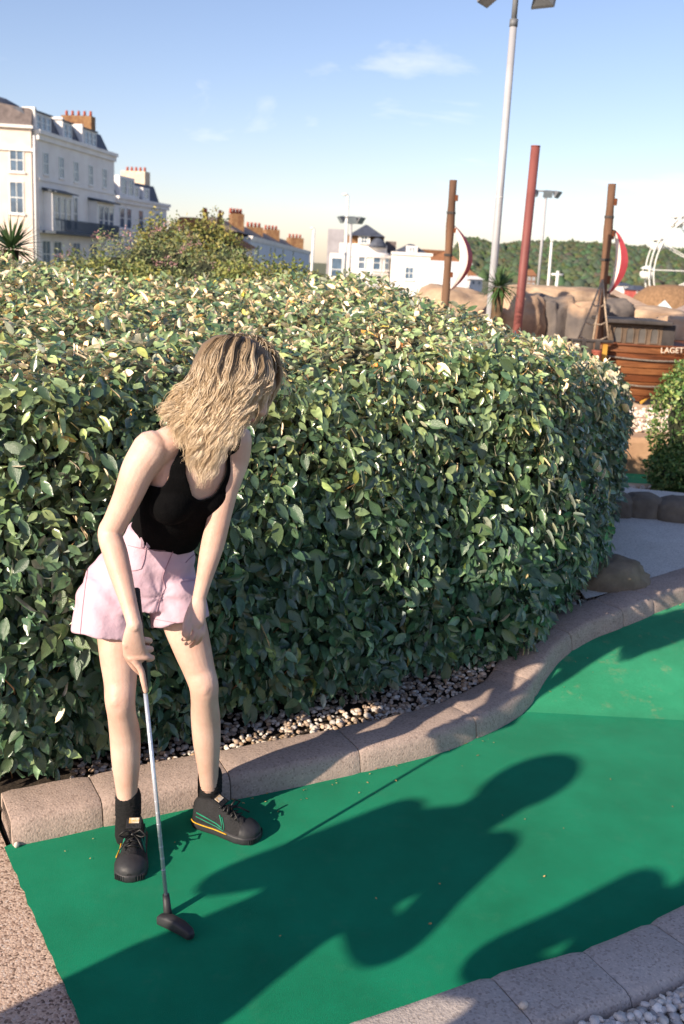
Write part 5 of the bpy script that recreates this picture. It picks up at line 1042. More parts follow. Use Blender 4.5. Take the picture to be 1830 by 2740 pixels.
def cut_mesh(me, keep, name, push=0.0, sm=6):
    """keep the part of a mesh where keep(co) is true; even out the cut edges"""
    bm = bmesh.new(); bm.from_mesh(me); bm.normal_update()
    co = np.array([v.co[:] for v in bm.verts]); k = keep(co)
    if push:
        for v in bm.verts: v.co += v.normal*push
    bm.verts.ensure_lookup_table(); bmesh.ops.delete(bm, geom=[v for v, q in zip(bm.verts[:], k) if not q], context='VERTS')
    for _ in range(sm):
        upd = []
        for v in bm.verts:
            if v.is_boundary:
                nb = [e.other_vert(v).co for e in v.link_edges if e.is_boundary]
                if len(nb) == 2: upd.append((v, (nb[0]+nb[1])*0.25+v.co*0.5))
        for v, c_ in upd: v.co = c_
    out = bpy.data.meshes.new(name); bm.to_mesh(out); bm.free(); return out
M_skin = mat('skin', (0.66, 0.46, 0.375), (0.57, 0.345, 0.265), 8, 0.5, 0.12, 160, spec=0.35, sss=0.12)
M_black = mat('black_jersey', (0.0045, 0.0045, 0.005), (0.003, 0.003, 0.0035), 40, 0.95, 0.25, 200, spec=0.06)
M_pink = mat('pink_cotton', (0.58, 0.42, 0.495), (0.52, 0.365, 0.44), 9, 0.85, 0.55, 26, spec=0.2)
M_seam = mat('pink_seam', (0.36, 0.22, 0.27), (0.30, 0.18, 0.22), 30, 0.9)
person = empty('person', (-0.47, 2.78, 0.0), 'woman with long wavy blond hair, black vest and pink shorts, bending to putt', 'person')
J = dict(
 hipR=aty(322, 1550, 2.84), hipL=aty(458, 1545, 2.87), kneeR=aty(323, 1868, 2.70), kneeL=aty(545, 1832, 2.79), ankR=aty(343, 2190, 2.74), ankL=aty(561, 2130, 2.91),
 shR=aty(400, 1206, 2.60), shL=aty(628, 1180, 2.74), elR=aty(294, 1428, 2.60), wrR=aty(360, 1672, 2.44), elL=aty(582, 1405, 2.70), wrL=aty(533, 1600, 2.66))
lat = nrm(J['shL']-J['shR']); latp = nrm(J['hipL']-J['hipR']+np.array([0, 0.03, 0]))
body = MB()
# torso: crotch to neck
sp = [z6(650, 560, 2.84), z6(590, 330, 2.85), z5(700, 1560, 2.82), z5(790, 1330, 2.76), z5(880, 1090, 2.71), z5(930, 930, 2.69), z5(985, 790, 2.68)]
up_ = nrm(sp[5]-sp[2]); fwd = nrm(np.cross(up_, lat)); 
if fwd[1] > 0: fwd = -fwd
tw = [(0.105, 0.085), (0.128, 0.092), (0.096, 0.074), (0.110, 0.092), (0.122, 0.095), (0.105, 0.072), (0.052, 0.050)]
td = np.array([list(p)+list(w) for p, w in zip(sp, tw)]); tq = catmull(td, 44); trings = []
for i in range(44):
    k = i/43.0; la = nrm(latp*(1-k)+lat*k); t = nrm(tq[min(i+1, 43), :3]-tq[max(i-1, 0), :3]); fb = nrm(np.cross(t, la)); la = np.cross(fb, t); trings.append(ring(tq[i, :3], tq[i, 3], tq[i, 4], la, fb, 32, 2.25))
torso = MB().loft(trings)
chest = z5(860, 1190, 2.72); 
for s_ in (-1, 1): torso.ell(chest+lat*0.056*s_+fwd*0.050-up_*0.004, (lat, fwd, up_), (0.058, 0.048, 0.062))
# trapezius slopes out to the shoulders
for a_ in ('shR', 'shL'):
    sgn = -1 if a_ == 'shR' else 1
    limb(torso, [sp[6]-up_*0.02, (sp[6]+J[a_])*0.5+up_*0.006, J[a_]+(sp[5]-J[a_])*0.12], [0.040, 0.042, 0.046])
body.add(torso.v, torso.f)
# head, neck
hc = aty(634, 1022, 2.615); face = nrm((0.80, 0.22, -0.56)); hlat = nrm(np.cross((0, 0, 1.), face)); hup = nrm(np.cross(face, hlat)); 
if hup[2] < 0: hup = -hup
limb(body, [sp[6]-up_*0.05, (sp[6]*0.5+hc*0.5), hc-hup*0.03-face*0.02], [0.052, 0.047, 0.050])
HX = (hlat, face, hup)
body.ell(hc+hup*0.022-face*0.006, HX, (0.073, 0.090, 0.092)); body.ell(hc-hup*0.035+face*0.018, HX, (0.058, 0.066, 0.078)); body.ell(hc-hup*0.090+face*0.056, HX, (0.028, 0.028, 0.024))
limb(body, [hc+hup*0.018+face*0.082, hc-hup*0.010+face*0.094, hc-hup*0.026+face*0.102], [0.009, 0.011, 0.013])      # nose
for s_ in (-1, 1): body.ell(hc+hlat*s_*0.011-hup*0.029+face*0.093, HX, (0.008, 0.010, 0.007)); body.ell(hc+hlat*s_*0.031+hup*0.028+face*0.076, HX, (0.022, 0.012, 0.008)); body.ell(hc+hlat*s_*0.036-hup*0.020+face*0.062, HX, (0.022, 0.020, 0.020))
body.ell(hc-hup*0.052+face*0.082, HX, (0.022, 0.013, 0.007)); body.ell(hc-hup*0.064+face*0.080, HX, (0.019, 0.013, 0.008))
for s_ in (-1, 1): body.ell(hc+hlat*s_*0.074-hup*0.004-face*0.008, HX, (0.010, 0.018, 0.030))
# legs
for s_, (h, k, a) in ((-1, ('hipR', 'kneeR', 'ankR')), (1, ('hipL', 'kneeL', 'ankL'))):
    H_, K_, A_ = J[h], J[k], J[a]; fk = nrm(np.array([0.15*s_, -1, 0.1])); ls = nrm(np.array([1., 0.1*s_, 0]))
    pts = [H_+(0, 0, 0.02), H_+(K_-H_)*0.30+fk*0.012, H_+(K_-H_)*0.62+fk*0.012, H_+(K_-H_)*0.86+fk*0.004, K_+fk*0.006, K_+(A_-K_)*0.13, K_+(A_-K_)*0.30-fk*0.014, K_+(A_-K_)*0.52-fk*0.010, K_+(A_-K_)*0.78-fk*0.002, A_, A_-(0, 0, 0.05)]
    limb(body, pts, [0.070, 0.068, 0.058, 0.048, 0.0445, 0.042, 0.0455, 0.043, 0.032, 0.029, 0.033], 24, 60)
    body.ell(K_+fk*0.031-(0, 0, 0.002), (ls, -fk, np.array([0, 0, 1.])), (0.024, 0.022, 0.029)); body.ell(A_+ls*0.026, (ls, fk, np.array([0, 0, 1.])), (0.010, 0.010, 0.012)); body.ell(A_-ls*0.026, (ls, fk, np.array([0, 0, 1.])), (0.010, 0.010, 0.012))
# arms
for a, b, c in (('shR', 'elR', 'wrR'), ('shL', 'elL', 'wrL')):
    A_, B_, W_ = J[a], J[b], J[c]; sgn = -1 if a == 'shR' else 1; out_ = lat*sgn
    limb(body, [A_-out_*0.004+up_*0.004, A_+(B_-A_)*0.22+out_*0.006, A_+(B_-A_)*0.55, A_+(B_-A_)*0.85, B_, B_+(W_-B_)*0.22, B_+(W_-B_)*0.45, B_+(W_-B_)*0.75, W_], [0.051, 0.046, 0.039, 0.034, 0.033, 0.0335, 0.030, 0.023, 0.0195], 20, 56)
# right hand closed round the grip
gT = aty(361, 1578, 2.52); gB = aty(447, 2425, 2.41); sdv = nrm(gB-gT)
def shaft(py): 
    k = (py-1578)/(2425-1578.0); return gT+(gB-gT)*k
W_ = J['wrR']; kn = shaft(1772); pc = (W_*0.40+kn*0.60)
vw = nrm(np.array([0, 0, CAMH])-kn)            # towards the viewer
rt = nrm(np.cross(sdv, vw)); 
if rt[0] < 0: rt = -rt
bk = -vw
# palm: from wrist down along the near-left side of the grip
pd = nrm(kn-W_)
kc = shaft(1745)+vw*0.024-rt*0.016
limb(body, [W_, W_*0.5+kc*0.5+vw*0.004-rt*0.004, kc], [(0.021, 0.016), (0.029, 0.014), (0.033, 0.012)], 20, 20, flat=nrm(rt+0.35*sdv))
for i, (py, r_) in enumerate(((1706, 0.0078), (1728, 0.0086), (1751, 0.0090))):           # little, ring, middle fingers wrap to the right and behind
    c_ = shaft(py)+sdv*0.0
    limb(body, [c_+vw*0.028-rt*0.030, c_+vw*0.029-rt*0.006, c_+vw*0.025+rt*0.014+sdv*0.004, c_+vw*0.004+rt*0.026+sdv*0.008, c_+bk*0.018+rt*0.016+sdv*0.010, c_+bk*0.020-rt*0.008+sdv*0.010], [r_*0.9, r_*1.12, r_*1.05, r_, r_*0.95, r_*0.85], 12, 26)
limb(body, [kc-rt*0.006+sdv*0.012, shaft(1785)+vw*0.020-rt*0.006, shaft(1815)+vw*0.019-rt*0.002, shaft(1842)+vw*0.014+rt*0.001], [0.0105, 0.0092, 0.0086, 0.0074], 12, 22)   # index down the shaft
limb(body, [W_*0.45+kc*0.55-rt*0.022, shaft(1748)-rt*0.034+vw*0.004, shaft(1775)-rt*0.022-vw*0.008, shaft(1795)-rt*0.006-vw*0.018], [0.013, 0.0115, 0.0098, 0.0085], 12, 22)   # thumb behind
# left hand hanging relaxed before the thigh
W2 = J['wrL']; pl = z6(925, 690, 2.63); 
limb(body, [W2, W2*0.5+pl*0.5, pl], [(0.020, 0.017), (0.026, 0.016), (0.030, 0.015)], 18, 18, flat=nrm(np.array([1., 0.35, 0.1])))
fing = [((893, 712), (880, 782), (862, 826), (836, 842)), ((921, 722), (915, 802), (890, 852), (858, 874)), ((949, 722), (950, 802), (926, 860), (892, 893)), ((973, 712), (982, 782), (964, 838), (934, 872))]
for i, f_ in enumerate(fing):
    y0_ = 2.606+0.014*i; ys = (y0_+0.016, y0_-0.014, y0_-0.012, y0_+0.010); limb(body, [z6(x, y, yy) for (x, y), yy in zip(f_, ys)], [0.0082, 0.0078, 0.0070, 0.0060], 12, 22)
limb(body, [z6(900, 615, 2.64), z6(868, 690, 2.612), z6(850, 760, 2.592), z6(842, 806, 2.590)], [0.0118, 0.0100, 0.0084, 0.0070], 12, 22)
bme = remesh(body, 0.0031, 8, 0.5)
bo = link('body', bme, M_skin, person, True)
# ---- vest
tors = MB().add(torso.v, torso.f); tme = remesh(tors, 0.0045, 16, 0.5)
O_ = sp[2]
def tl_co(co):
    d = co-O_; h = d@up_; c = sp[2]+np.outer(h, up_); k = np.clip(h/np.dot(sp[6]-sp[2], up_), 0, 1)[:, None]
    axis = np.array([np.interp(h, [np.dot(p-O_, up_) for p in sp[2:]], [p[j] for p in sp[2:]]) for j in range(3)]).T; r = co-axis; return h, r@lat, r@fwd
hV = np.dot(z5(960, 1255, 2.66)-O_, up_); hA = np.dot(z5(640, 1200, 2.62)-O_, up_); hS = np.dot(J['shR']-O_, up_)
def keep_top(co):
    h, l, f = tl_co(co); k = h > 0.006
    arm = h > hA-0.01; lim = np.interp(h, [hA-0.01, hA+0.02, hA+0.06, hS+0.08], [0.125, 0.102, 0.094, 0.090]); k &= ~(arm & (np.abs(l) > lim))
    w = np.interp(h, [hV, hV+0.015, hV+0.07, hV+0.2], [0.0, 0.030, 0.056, 0.070]); k &= ~((f > 0) & (h > hV) & (np.abs(l) < w))
    hb = hS-0.05; wb = np.interp(h, [hb, hb+0.02, hb+0.1], [0.0, 0.045, 0.068]); k &= ~((f <= 0) & (h > hb) & (np.abs(l) < wb)); return k
vme = cut_mesh(tme, keep_top, 'vest', 0.0085)
vo = link('vest', vme, M_black, person, True); so = vo.modifiers.new('thick', 'SOLIDIFY'); so.thickness = 0.003; so.offset = -1
# ---- shorts
sh_ = MB()
wc_ = z5(690, 1545, 2.825)
def sring(c, a, b, la=latp, tilt=0.0):
    fb = nrm(np.cross((0, 0, 1.), la)); return ring(c, a, b, la, fb+np.array([0, 0, tilt]), 32, 2.2)
sr_ = [(z5(705, 1478, 2.805), 0.102, 0.083), (z6(640, 150, 2.825), 0.114, 0.095), (z6(570, 260, 2.83), 0.146, 0.116), (z6(530, 400, 2.83), 0.163, 0.124), (z6(530, 520, 2.825), 0.168, 0.126)]
q = catmull(np.array([[*c, a, b] for c, a, b in sr_]), 22); sh_.loft([sring(r[:3], r[3], r[4], latp, 0.10) for r in q])
for hc0, hc1, hem, w0, w1, d0, d1 in ((z6(335, 430, 2.82), z6(292, 650, 2.79), z6(266, 816, 2.77), 0.098, 0.097, 0.120, 0.112), (z6(765, 440, 2.85), z6(800, 600, 2.83), z6(820, 722, 2.815), 0.094, 0.088, 0.116, 0.108)):
    q = catmull(np.array([[*hc0, w0*0.9, d0], [*((hc0+hc1)/2), w0, d0], [*hc1, w1*0.98, (d0+d1)/2], [*hem, w1, d1]]), 22)
    ax_ = nrm(hem-hc0); sh_.loft([ring(r[:3], r[3], r[4], nrm(latp-ax_*np.dot(latp, ax_)), nrm(np.cross(ax_, latp)), 32, 2.3) for r in q])
sme = remesh(sh_, 0.005, 6, 0.5)
# creases: shallow folds radiating from the crotch and pulling across the hips
cr_ = z6(670, 520, 2.74); co = np.array([v.co[:] for v in sme.vertices]); no = np.array([v.normal[:] for v in sme.vertices]); d = co-cr_; ang = np.arctan2(d[:, 2], d[:, 0]); rr_ = np.linalg.norm(d, axis=1)
fold_ = 0.0016*np.sin(ang*9+rr_*14)*np.exp(-(rr_/0.13)**2)+0.0030*np.sin(co[:, 2]*95+co[:, 0]*45+3*np.sin(co[:, 0]*20))*smooth(0.99, 0.86, co[:, 2])*smooth(0.72, 0.82, co[:, 2])+0.0022*np.sin(co[:, 0]*70+co[:, 2]*25)
co2 = co+no*fold_[:, None]; sme.vertices.foreach_set('co', co2.astype(np.float32).ravel()); sme.update()
so_ = link('shorts', sme, M_pink, person, True)
def on_shorts(pts, off=0.0015):
    """drop view points onto the surface of the shorts"""
    from mathutils.bvhtree import BVHTree
    t = BVHTree.FromPolygons([tuple(c) for c in co2], [tuple(p.vertices) for p in sme.polygons]); out = []
    for x, y in pts:
        d_ = nrm(z6(x, y, 3.0)-np.array([0, 0, CAMH])); h = t.ray_cast(Vector((0, 0, CAMH)), Vector(d_))
        if h[0] is not None: out.append(np.array(h[0])+np.array(h[1])*off)
    return out
def seam(pts, r=0.0016, name='seam', m=None, n=26):
    q = on_shorts(catmull(np.array(pts, float), n))
    if len(q) > 2: MB().tube(q, r*0.65, 5).build(name, m or M_seam, so_, True)
seam([(772, 130), (765, 190), (735, 270), (705, 340), (690, 400), (712, 470)], 0.0022); seam([(712, 470), (680, 520), (660, 590), (640, 650)], 0.0015)
seam([(573, 170), (555, 270), (535, 330)], 0.0013); seam([(535, 330), (470, 345), (400, 335)], 0.0013); seam([(855, 285), (900, 240), (935, 215)], 0.0014)
seam([(60, 795), (200, 835), (330, 855), (420, 862)], 0.0012); seam([(620, 690), (700, 705), (800, 720), (900, 700)], 0.0012); seam([(150, 330), (120, 560), (95, 800)], 0.0012)
seam([(440, 160), (560, 185), (700, 195), (860, 190)], 0.0013)
for x in (548, 592, 868):
    a_ = on_shorts([(x, 100), (x-6, 172)], 0.004)
    if len(a_) == 2: MB().box((a_[0]+a_[1])/2, (0.011, 0.004, np.linalg.norm(a_[0]-a_[1])), 0, ax=(latp, nrm(np.cross(nrm(a_[0]-a_[1]), latp)), nrm(a_[0]-a_[1]))).build('belt_loop', M_pink, so_, False, 0.001, 1)
# ---- socks and shoes
M_sock = mat('black_sock', (0.008, 0.008, 0.009), (0.004, 0.004, 0.005), 60, 0.95, 0.5, 90)
M_canv = mat('black_canvas', (0.016, 0.016, 0.019), (0.010, 0.010, 0.012), 50, 0.8, 0.4, 160); M_rub = mat('black_rubber', (0.030, 0.030, 0.034), (0.020, 0.020, 0.024), 20, 0.55, 0.15, 60); M_lace = mat('black_lace', (0.010, 0.010, 0.011), (0.006, 0.006, 0.007), 60, 0.5)
M_gstr = mat('green_stripe', srgb(30, 130, 100), srgb(24, 110, 86), 30, 0.7); M_ystr = mat('yellow_piping', srgb(214, 166, 40), srgb(196, 146, 30), 30, 0.7); M_patch = mat('shoe_patch', srgb(214, 204, 190), srgb(200, 150, 70), 90, 0.7)
def shoe(toe, heel, A_, stripe_side):
    t = nrm(np.array([toe[0]-heel[0], toe[1]-heel[1], 0])); sd = np.array([-t[1], t[0], 0]); Lh = math.hypot(toe[0]-heel[0], toe[1]-heel[1]); up = np.array([0, 0, 1.])
    o0 = np.array([heel[0], heel[1], 0.0])
    def P_(k, s_, z): return o0+t*Lh*k+sd*s_+up*z
    # plan: k along the foot, half-widths inside the outline, top height of upper
    ks = [0.0, 0.03, 0.10, 0.25, 0.42, 0.58, 0.74, 0.87, 0.95, 0.99, 1.0]; hw = [0.010, 0.024, 0.032, 0.034, 0.034, 0.040, 0.046, 0.043, 0.033, 0.018, 0.006]
    topz = [0.075, 0.088, 0.098, 0.100, 0.094, 0.078, 0.062, 0.054, 0.046, 0.036, 0.028]
    root_mb = MB(); rings = []
    for k, w_, z_ in zip(ks, hw, topz):
        w2 = w_*0.97; rr = []
        for i in range(20):
            a_ = 2*PI*i/20; x = math.copysign(abs(math.cos(a_))**0.75, math.cos(a_)); zz = math.sin(a_); zc = 0.020; rr.append(P_(k, x*w2*(1-0.38*max(0, zz)), zc+(zz*(z_-zc) if zz > 0 else zz*0.010)))
        rings.append(rr)
    root_mb.loft(rings); up_o = root_mb.build('shoe', M_canv, person, True)
    mb = MB(); outl = [(k, w_+0.004) for k, w_ in zip(ks, hw)]; L_ = [(k, w_) for k, w_ in outl]; n_ = len(L_)
    pr = [P_(k-0.008 if k == 0 else (k+0.012 if k == 1 else k), w_, 0) for k, w_ in L_]+[P_(k-0.008 if k == 0 else (k+0.012 if k == 1 else k), -w_, 0) for k, w_ in L_[::-1]]
    rings = [[p+up*z_+ (p-P_(0.5, 0, 0))*s_ for p in pr] for z_, s_ in ((0.0, -0.02), (0.004, 0.0), (0.017, 0.003), (0.023, -0.012))]
    mb.loft(rings).build('sole', M_rub, up_o, True)
    # rubber toe cap and grooved bumper
    mb = MB(); rings = []
    for k in (0.80, 0.86, 0.92, 0.965, 0.99, 1.003):
        w_ = np.interp(k, ks, hw)*1.03+0.002; z_ = np.interp(k, ks, topz)+0.003; rings.append([P_(k, w_*math.cos(a_), 0.018+(z_-0.018)*math.sin(a_)**0.8) for a_ in np.linspace(0, PI, 14)])
    n = 14; vs = [p for r_ in rings for p in r_]; fs = [(i*n+j, i*n+j+1, (i+1)*n+j+1, (i+1)*n+j) for i in range(len(rings)-1) for j in range(n-1)]; MB().add(vs, fs).build('toe_cap', M_rub, up_o, True)
    for i in range(13):
        a_ = -1.1+2.2*i/12; k = 0.90+0.105*math.cos(a_); w_ = 0.047*math.sin(a_)*1.0; p = P_(k, w_, 0.010); MB().tube([p-up*0.006, p+up*0.010], 0.0022, 4).build('groove_rib', M_rub, up_o)
    # laces and a tied bow
    for i, k in enumerate((0.44, 0.50, 0.56, 0.62, 0.68)):
        z_ = np.interp(k, ks, topz); w_ = 0.022; MB().tube([P_(k, -w_, z_-0.004), P_(k+0.01, 0, z_+0.006), P_(k, w_, z_-0.004)], 0.0032, 6).build('lace', M_lace, up_o, True)
    kb = 0.56; zb_ = np.interp(kb, ks, topz)+0.010
    for s_ in (-1, 1):
        c_ = P_(kb, 0, zb_); MB().tube([c_, c_+sd*s_*0.022+up*0.016+t*0.004, c_+sd*s_*0.040+up*0.002+t*0.012, c_+sd*s_*0.026-up*0.006+t*0.008, c_+t*0.002], 0.0034, 6).build('lace_loop', M_lace, up_o, True)
        MB().tube([c_, c_+sd*s_*0.018+t*0.025-up*0.004, c_+sd*s_*0.034+t*0.050-up*0.022], 0.0028, 6).build('lace_end', M_lace, up_o, True)
    MB().tube([c_-t*0.008, c_+t*0.008], 0.006, 8).build('knot', M_lace, up_o, True)
    # tongue with a small label
    tp = P_(0.40, 0, 0.102); MB().box(tp, (0.040, 0.046, 0.006), 0, ax=(nrm(t-up*0.45), sd, nrm(up+t*0.45))).build('tongue', M_canv, up_o, False, 0.002, 2)
    MB().box(tp+up*0.006-t*0.004, (0.018, 0.030, 0.002), 0, ax=(nrm(t-up*0.45), sd, nrm(up+t*0.45))).build('tongue_label', M_patch, up_o)
    for s_ in stripe_side:
        def sf(k, z_): w_ = np.interp(k, ks, hw); zt_ = np.interp(k, ks, topz); zz = min(1, max(0, (z_-0.02)/(zt_-0.02))); a_ = math.asin(zz); return P_(k, s_*(math.cos(a_)**0.75*w_*0.97*(1-0.38*zz)+0.0015), z_)
        MB().tube([sf(0.10, 0.052), sf(0.26, 0.046), sf(0.42, 0.038), sf(0.52, 0.030), sf(0.50, 0.046), sf(0.45, 0.066)], 0.0026, 5).build('stripe', M_gstr, up_o, True)
        MB().tube([sf(0.10, 0.040), sf(0.26, 0.035), sf(0.42, 0.029), sf(0.55, 0.024), sf(0.55, 0.036), sf(0.49, 0.062)], 0.0020, 5).build('stripe', M_gstr, up_o, True)
        if s_ == stripe_side[0]: MB().tube([P_(k, s_*(np.interp(k, ks, hw)+0.006), 0.0235-0.002*math.sin(k*3)) for k in np.linspace(0.02, 0.62, 12)], 0.0022, 5).build('piping', M_ystr, up_o, True)
    # sock
    mb = MB(); top_ = A_+(0, 0, 0.075); limb(mb, [A_+(0, 0, -0.055), A_+(0, 0, -0.02), A_+(0, 0, 0.025), A_+(0, 0, 0.055), top_], [0.041, 0.040, 0.0375, 0.038, 0.0395], 20, 24); mb.build('sock', M_sock, person, True)
    for z_ in (0.02, 0.034, 0.047, 0.060): MB().tube([A_+np.array([0.0380*math.cos(a_), 0.0380*math.sin(a_), z_+0.003*math.sin(a_*3)]) for a_ in np.linspace(0, 2*PI, 17)], 0.0022, 4, False).build('sock_fold', M_sock, person, True)
    return up_o
tR = atz(346, 2362, 0); aR = J['ankR']; shoe((tR[0], tR[1]), (aR[0]+0.015, aR[1]+0.055), aR, (-1, 1))
tL = atz(692, 2248, 0); hL = atz(520, 2208, 0); aL = J['ankL']; shoe((tL[0], tL[1]-0.004), (hL[0]-0.004, hL[1]+0.022), aL, (-1, 1))
# eyes
M_eye = mat('eye', (0.75, 0.73, 0.70), (0.7, 0.68, 0.66), 20, 0.2); M_iris = mat('iris', (0.10, 0.12, 0.10), (0.05, 0.06, 0.05), 60, 0.2); M_lip = mat('lips', (0.42, 0.17, 0.15), (0.38, 0.15, 0.13), 40, 0.45)
for s_ in (-1, 1):
    c_ = hc+hlat*s_*0.031+hup*0.012+face*0.072; e_ = MB().ell(c_, HX, (0.013, 0.011, 0.007), 14, 8).build('eye', M_eye, person, True); MB().ell(c_+face*0.0085, HX, (0.0055, 0.0035, 0.0055), 12, 6).build('iris', M_iris, e_, True)
MB().ell(hc-hup*0.0575+face*0.0875, HX, (0.021, 0.0095, 0.009), 16, 8).build('lips', M_lip, person, True)
# ---- hair
def hairmat():
    m = bpy.data.materials.new('blond_hair'); m.use_nodes = True; nt = m.node_tree; N = nt.nodes; Lk = nt.links; b = N['Principled BSDF']; b.inputs['Roughness'].default_value = 0.42; b.inputs['Specular IOR Level'].default_value = 0.45
    at = N.new('ShaderNodeAttribute'); at.attribute_name = 'Col'; Lk.new(at.outputs['Color'], b.inputs['Base Color']); MATS['hair'] = m; return m
M_hair = hairmat()
def zh(x, y, Y): return aty(400+x*380/1568.0, 860+y*380/1568.0, Y)
scalp_c = hc+hup*0.026-face*0.004; SR = (0.082, 0.099, 0.100)
mass = MB()
mass.ell(scalp_c-face*0.006, HX, (0.079, 0.092, 0.096), 22, 14)
mpts = [zh(830, 480, 2.61), zh(760, 750, 2.60), zh(690, 980, 2.595), zh(620, 1180, 2.585), zh(580, 1380, 2.575), zh(575, 1560, 2.575)]
limb(mass, mpts, [(0.080, 0.070), (0.088, 0.050), (0.080, 0.035), (0.060, 0.025), (0.036, 0.018), (0.012, 0.010)], 20, 40, flat=np.array([1., 0.1, 0]))
limb(mass, [zh(620, 620, 2.66), zh(480, 850, 2.64), zh(350, 1030, 2.625), zh(300, 1150, 2.61)], [(0.040, 0.04), (0.045, 0.035), (0.032, 0.022), (0.014, 0.010)], 16, 24, flat=np.array([1., 0.1, 0]))
limb(mass, [scalp_c-face*0.02-hup*0.02, scalp_c-face*0.04-hup*0.08+(0, .02, 0), sp[6]-fwd*0.045+up_*0.01], [0.06, 0.055, 0.035], 16, 20)
mm_ = remesh(mass, 0.006, 6); mo = bpy.data.meshes.new('x'); 
cc = np.tile(np.array([[0.17, 0.112, 0.06, 1.0]], np.float32), (len(mm_.vertices), 1)); a_ = mm_.color_attributes.new('Col', 'FLOAT_COLOR', 'POINT'); a_.data.foreach_set('color', cc.ravel())
hair_root = link('hair', mm_, M_hair, person, True)
ends_px = [(60, 1050), (110, 1120), (160, 1230), (240, 1330), (300, 1400), (370, 1500), (400, 1620), (470, 1740), (545, 1860), (640, 1760), (700, 1690), (700, 1560), (780, 1500), (880, 1470), (900, 1400), (960, 1330), (1000, 1260), (980, 1160), (1050, 1080), (1180, 980)]
V = []; F_ = []; K = []
NV_ = [0]
def strand(path, r0, colr, colt, nsides=3):
    n = len(path); t = np.gradient(path, axis=0); t /= np.linalg.norm(t, axis=1, keepdims=True)+1e-9
    u = np.cross(t, np.array([0.3, 1, 0.2])); u /= np.linalg.norm(u, axis=1, keepdims=True)+1e-9; w = np.cross(t, u); k = np.linspace(0, 1, n); r_ = r0*(0.85+0.3*np.sin(k*PI))*(1-0.75*np.clip(k-0.75, 0, 1)/0.25)
    a_ = 2*PI*np.arange(nsides)/nsides; v = path[:, None, :]+(u[:, None, :]*np.cos(a_)[None, :, None]+w[:, None, :]*np.sin(a_)[None, :, None])*r_[:, None, None]
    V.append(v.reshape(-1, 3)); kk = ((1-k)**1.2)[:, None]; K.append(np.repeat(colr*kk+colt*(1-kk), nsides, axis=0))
    i, j = np.meshgrid(np.arange(n-1), np.arange(nsides), indexing='ij'); j2 = (j+1) % nsides; F_.append(np.stack([i*nsides+j, i*nsides+j2, (i+1)*nsides+j2, (i+1)*nsides+j], -1).reshape(-1, 4)+NV_[0]); NV_[0] += n*nsides
def bez(P0, P1, P2, P3, n):
    t = np.linspace(0, 1, n)[:, None]; return (1-t)**3*P0+3*(1-t)**2*t*P1+3*(1-t)*t*t*P2+t**3*P3
HR = random.Random(11)
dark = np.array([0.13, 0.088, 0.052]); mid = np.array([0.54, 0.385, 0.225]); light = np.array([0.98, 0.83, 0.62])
vdir = nrm(np.array([0, 0, CAMH])-hc)
def scalp_pt(a, e):
    """a: azimuth round hup from the face side, e: elevation"""
    d = (face*math.cos(a)+hlat*math.sin(a))*math.cos(e)+hup*math.sin(e); return scalp_c+hlat*np.dot(d, hlat)*SR[0]+face*np.dot(d, face)*SR[1]+hup*np.dot(d, hup)*SR[2], nrm(d)
nclump = 270
def push_out(path, lay):
    """keep a lock outside the head"""
    d = path-scalp_c; q = np.stack([d@hlat/(SR[0]+lay), d@face/(SR[1]+lay), d@hup/(SR[2]+lay)], 1); r = np.linalg.norm(q, axis=1); k = np.where(r < 1, 1/np.maximum(r, 0.05), 1.0); return scalp_c+d*k[:, None]
def drape(root_, E_, n, lay, bow):
    """a lock that hugs the head from its root, then hangs to its end"""
    p = root_.copy(); out = [p.copy()]
    for i in range(1, n):
        p = p+(E_-p)/(n-i); p = push_out(p[None], lay)[0]; out.append(p.copy())
    out = np.array(out); seg = np.concatenate([[0], np.cumsum(np.linalg.norm(np.diff(out, axis=0), axis=1))]); t = np.linspace(0, seg[-1], n); out = np.stack([np.interp(t, seg, out[:, k]) for k in range(3)], 1)
    for _ in range(4): out[1:-1] = out[1:-1]*0.5+(out[:-2]+out[2:])*0.25
    k = np.linspace(0, 1, n)[:, None]; return out+vdir*bow*np.sin(PI*k)
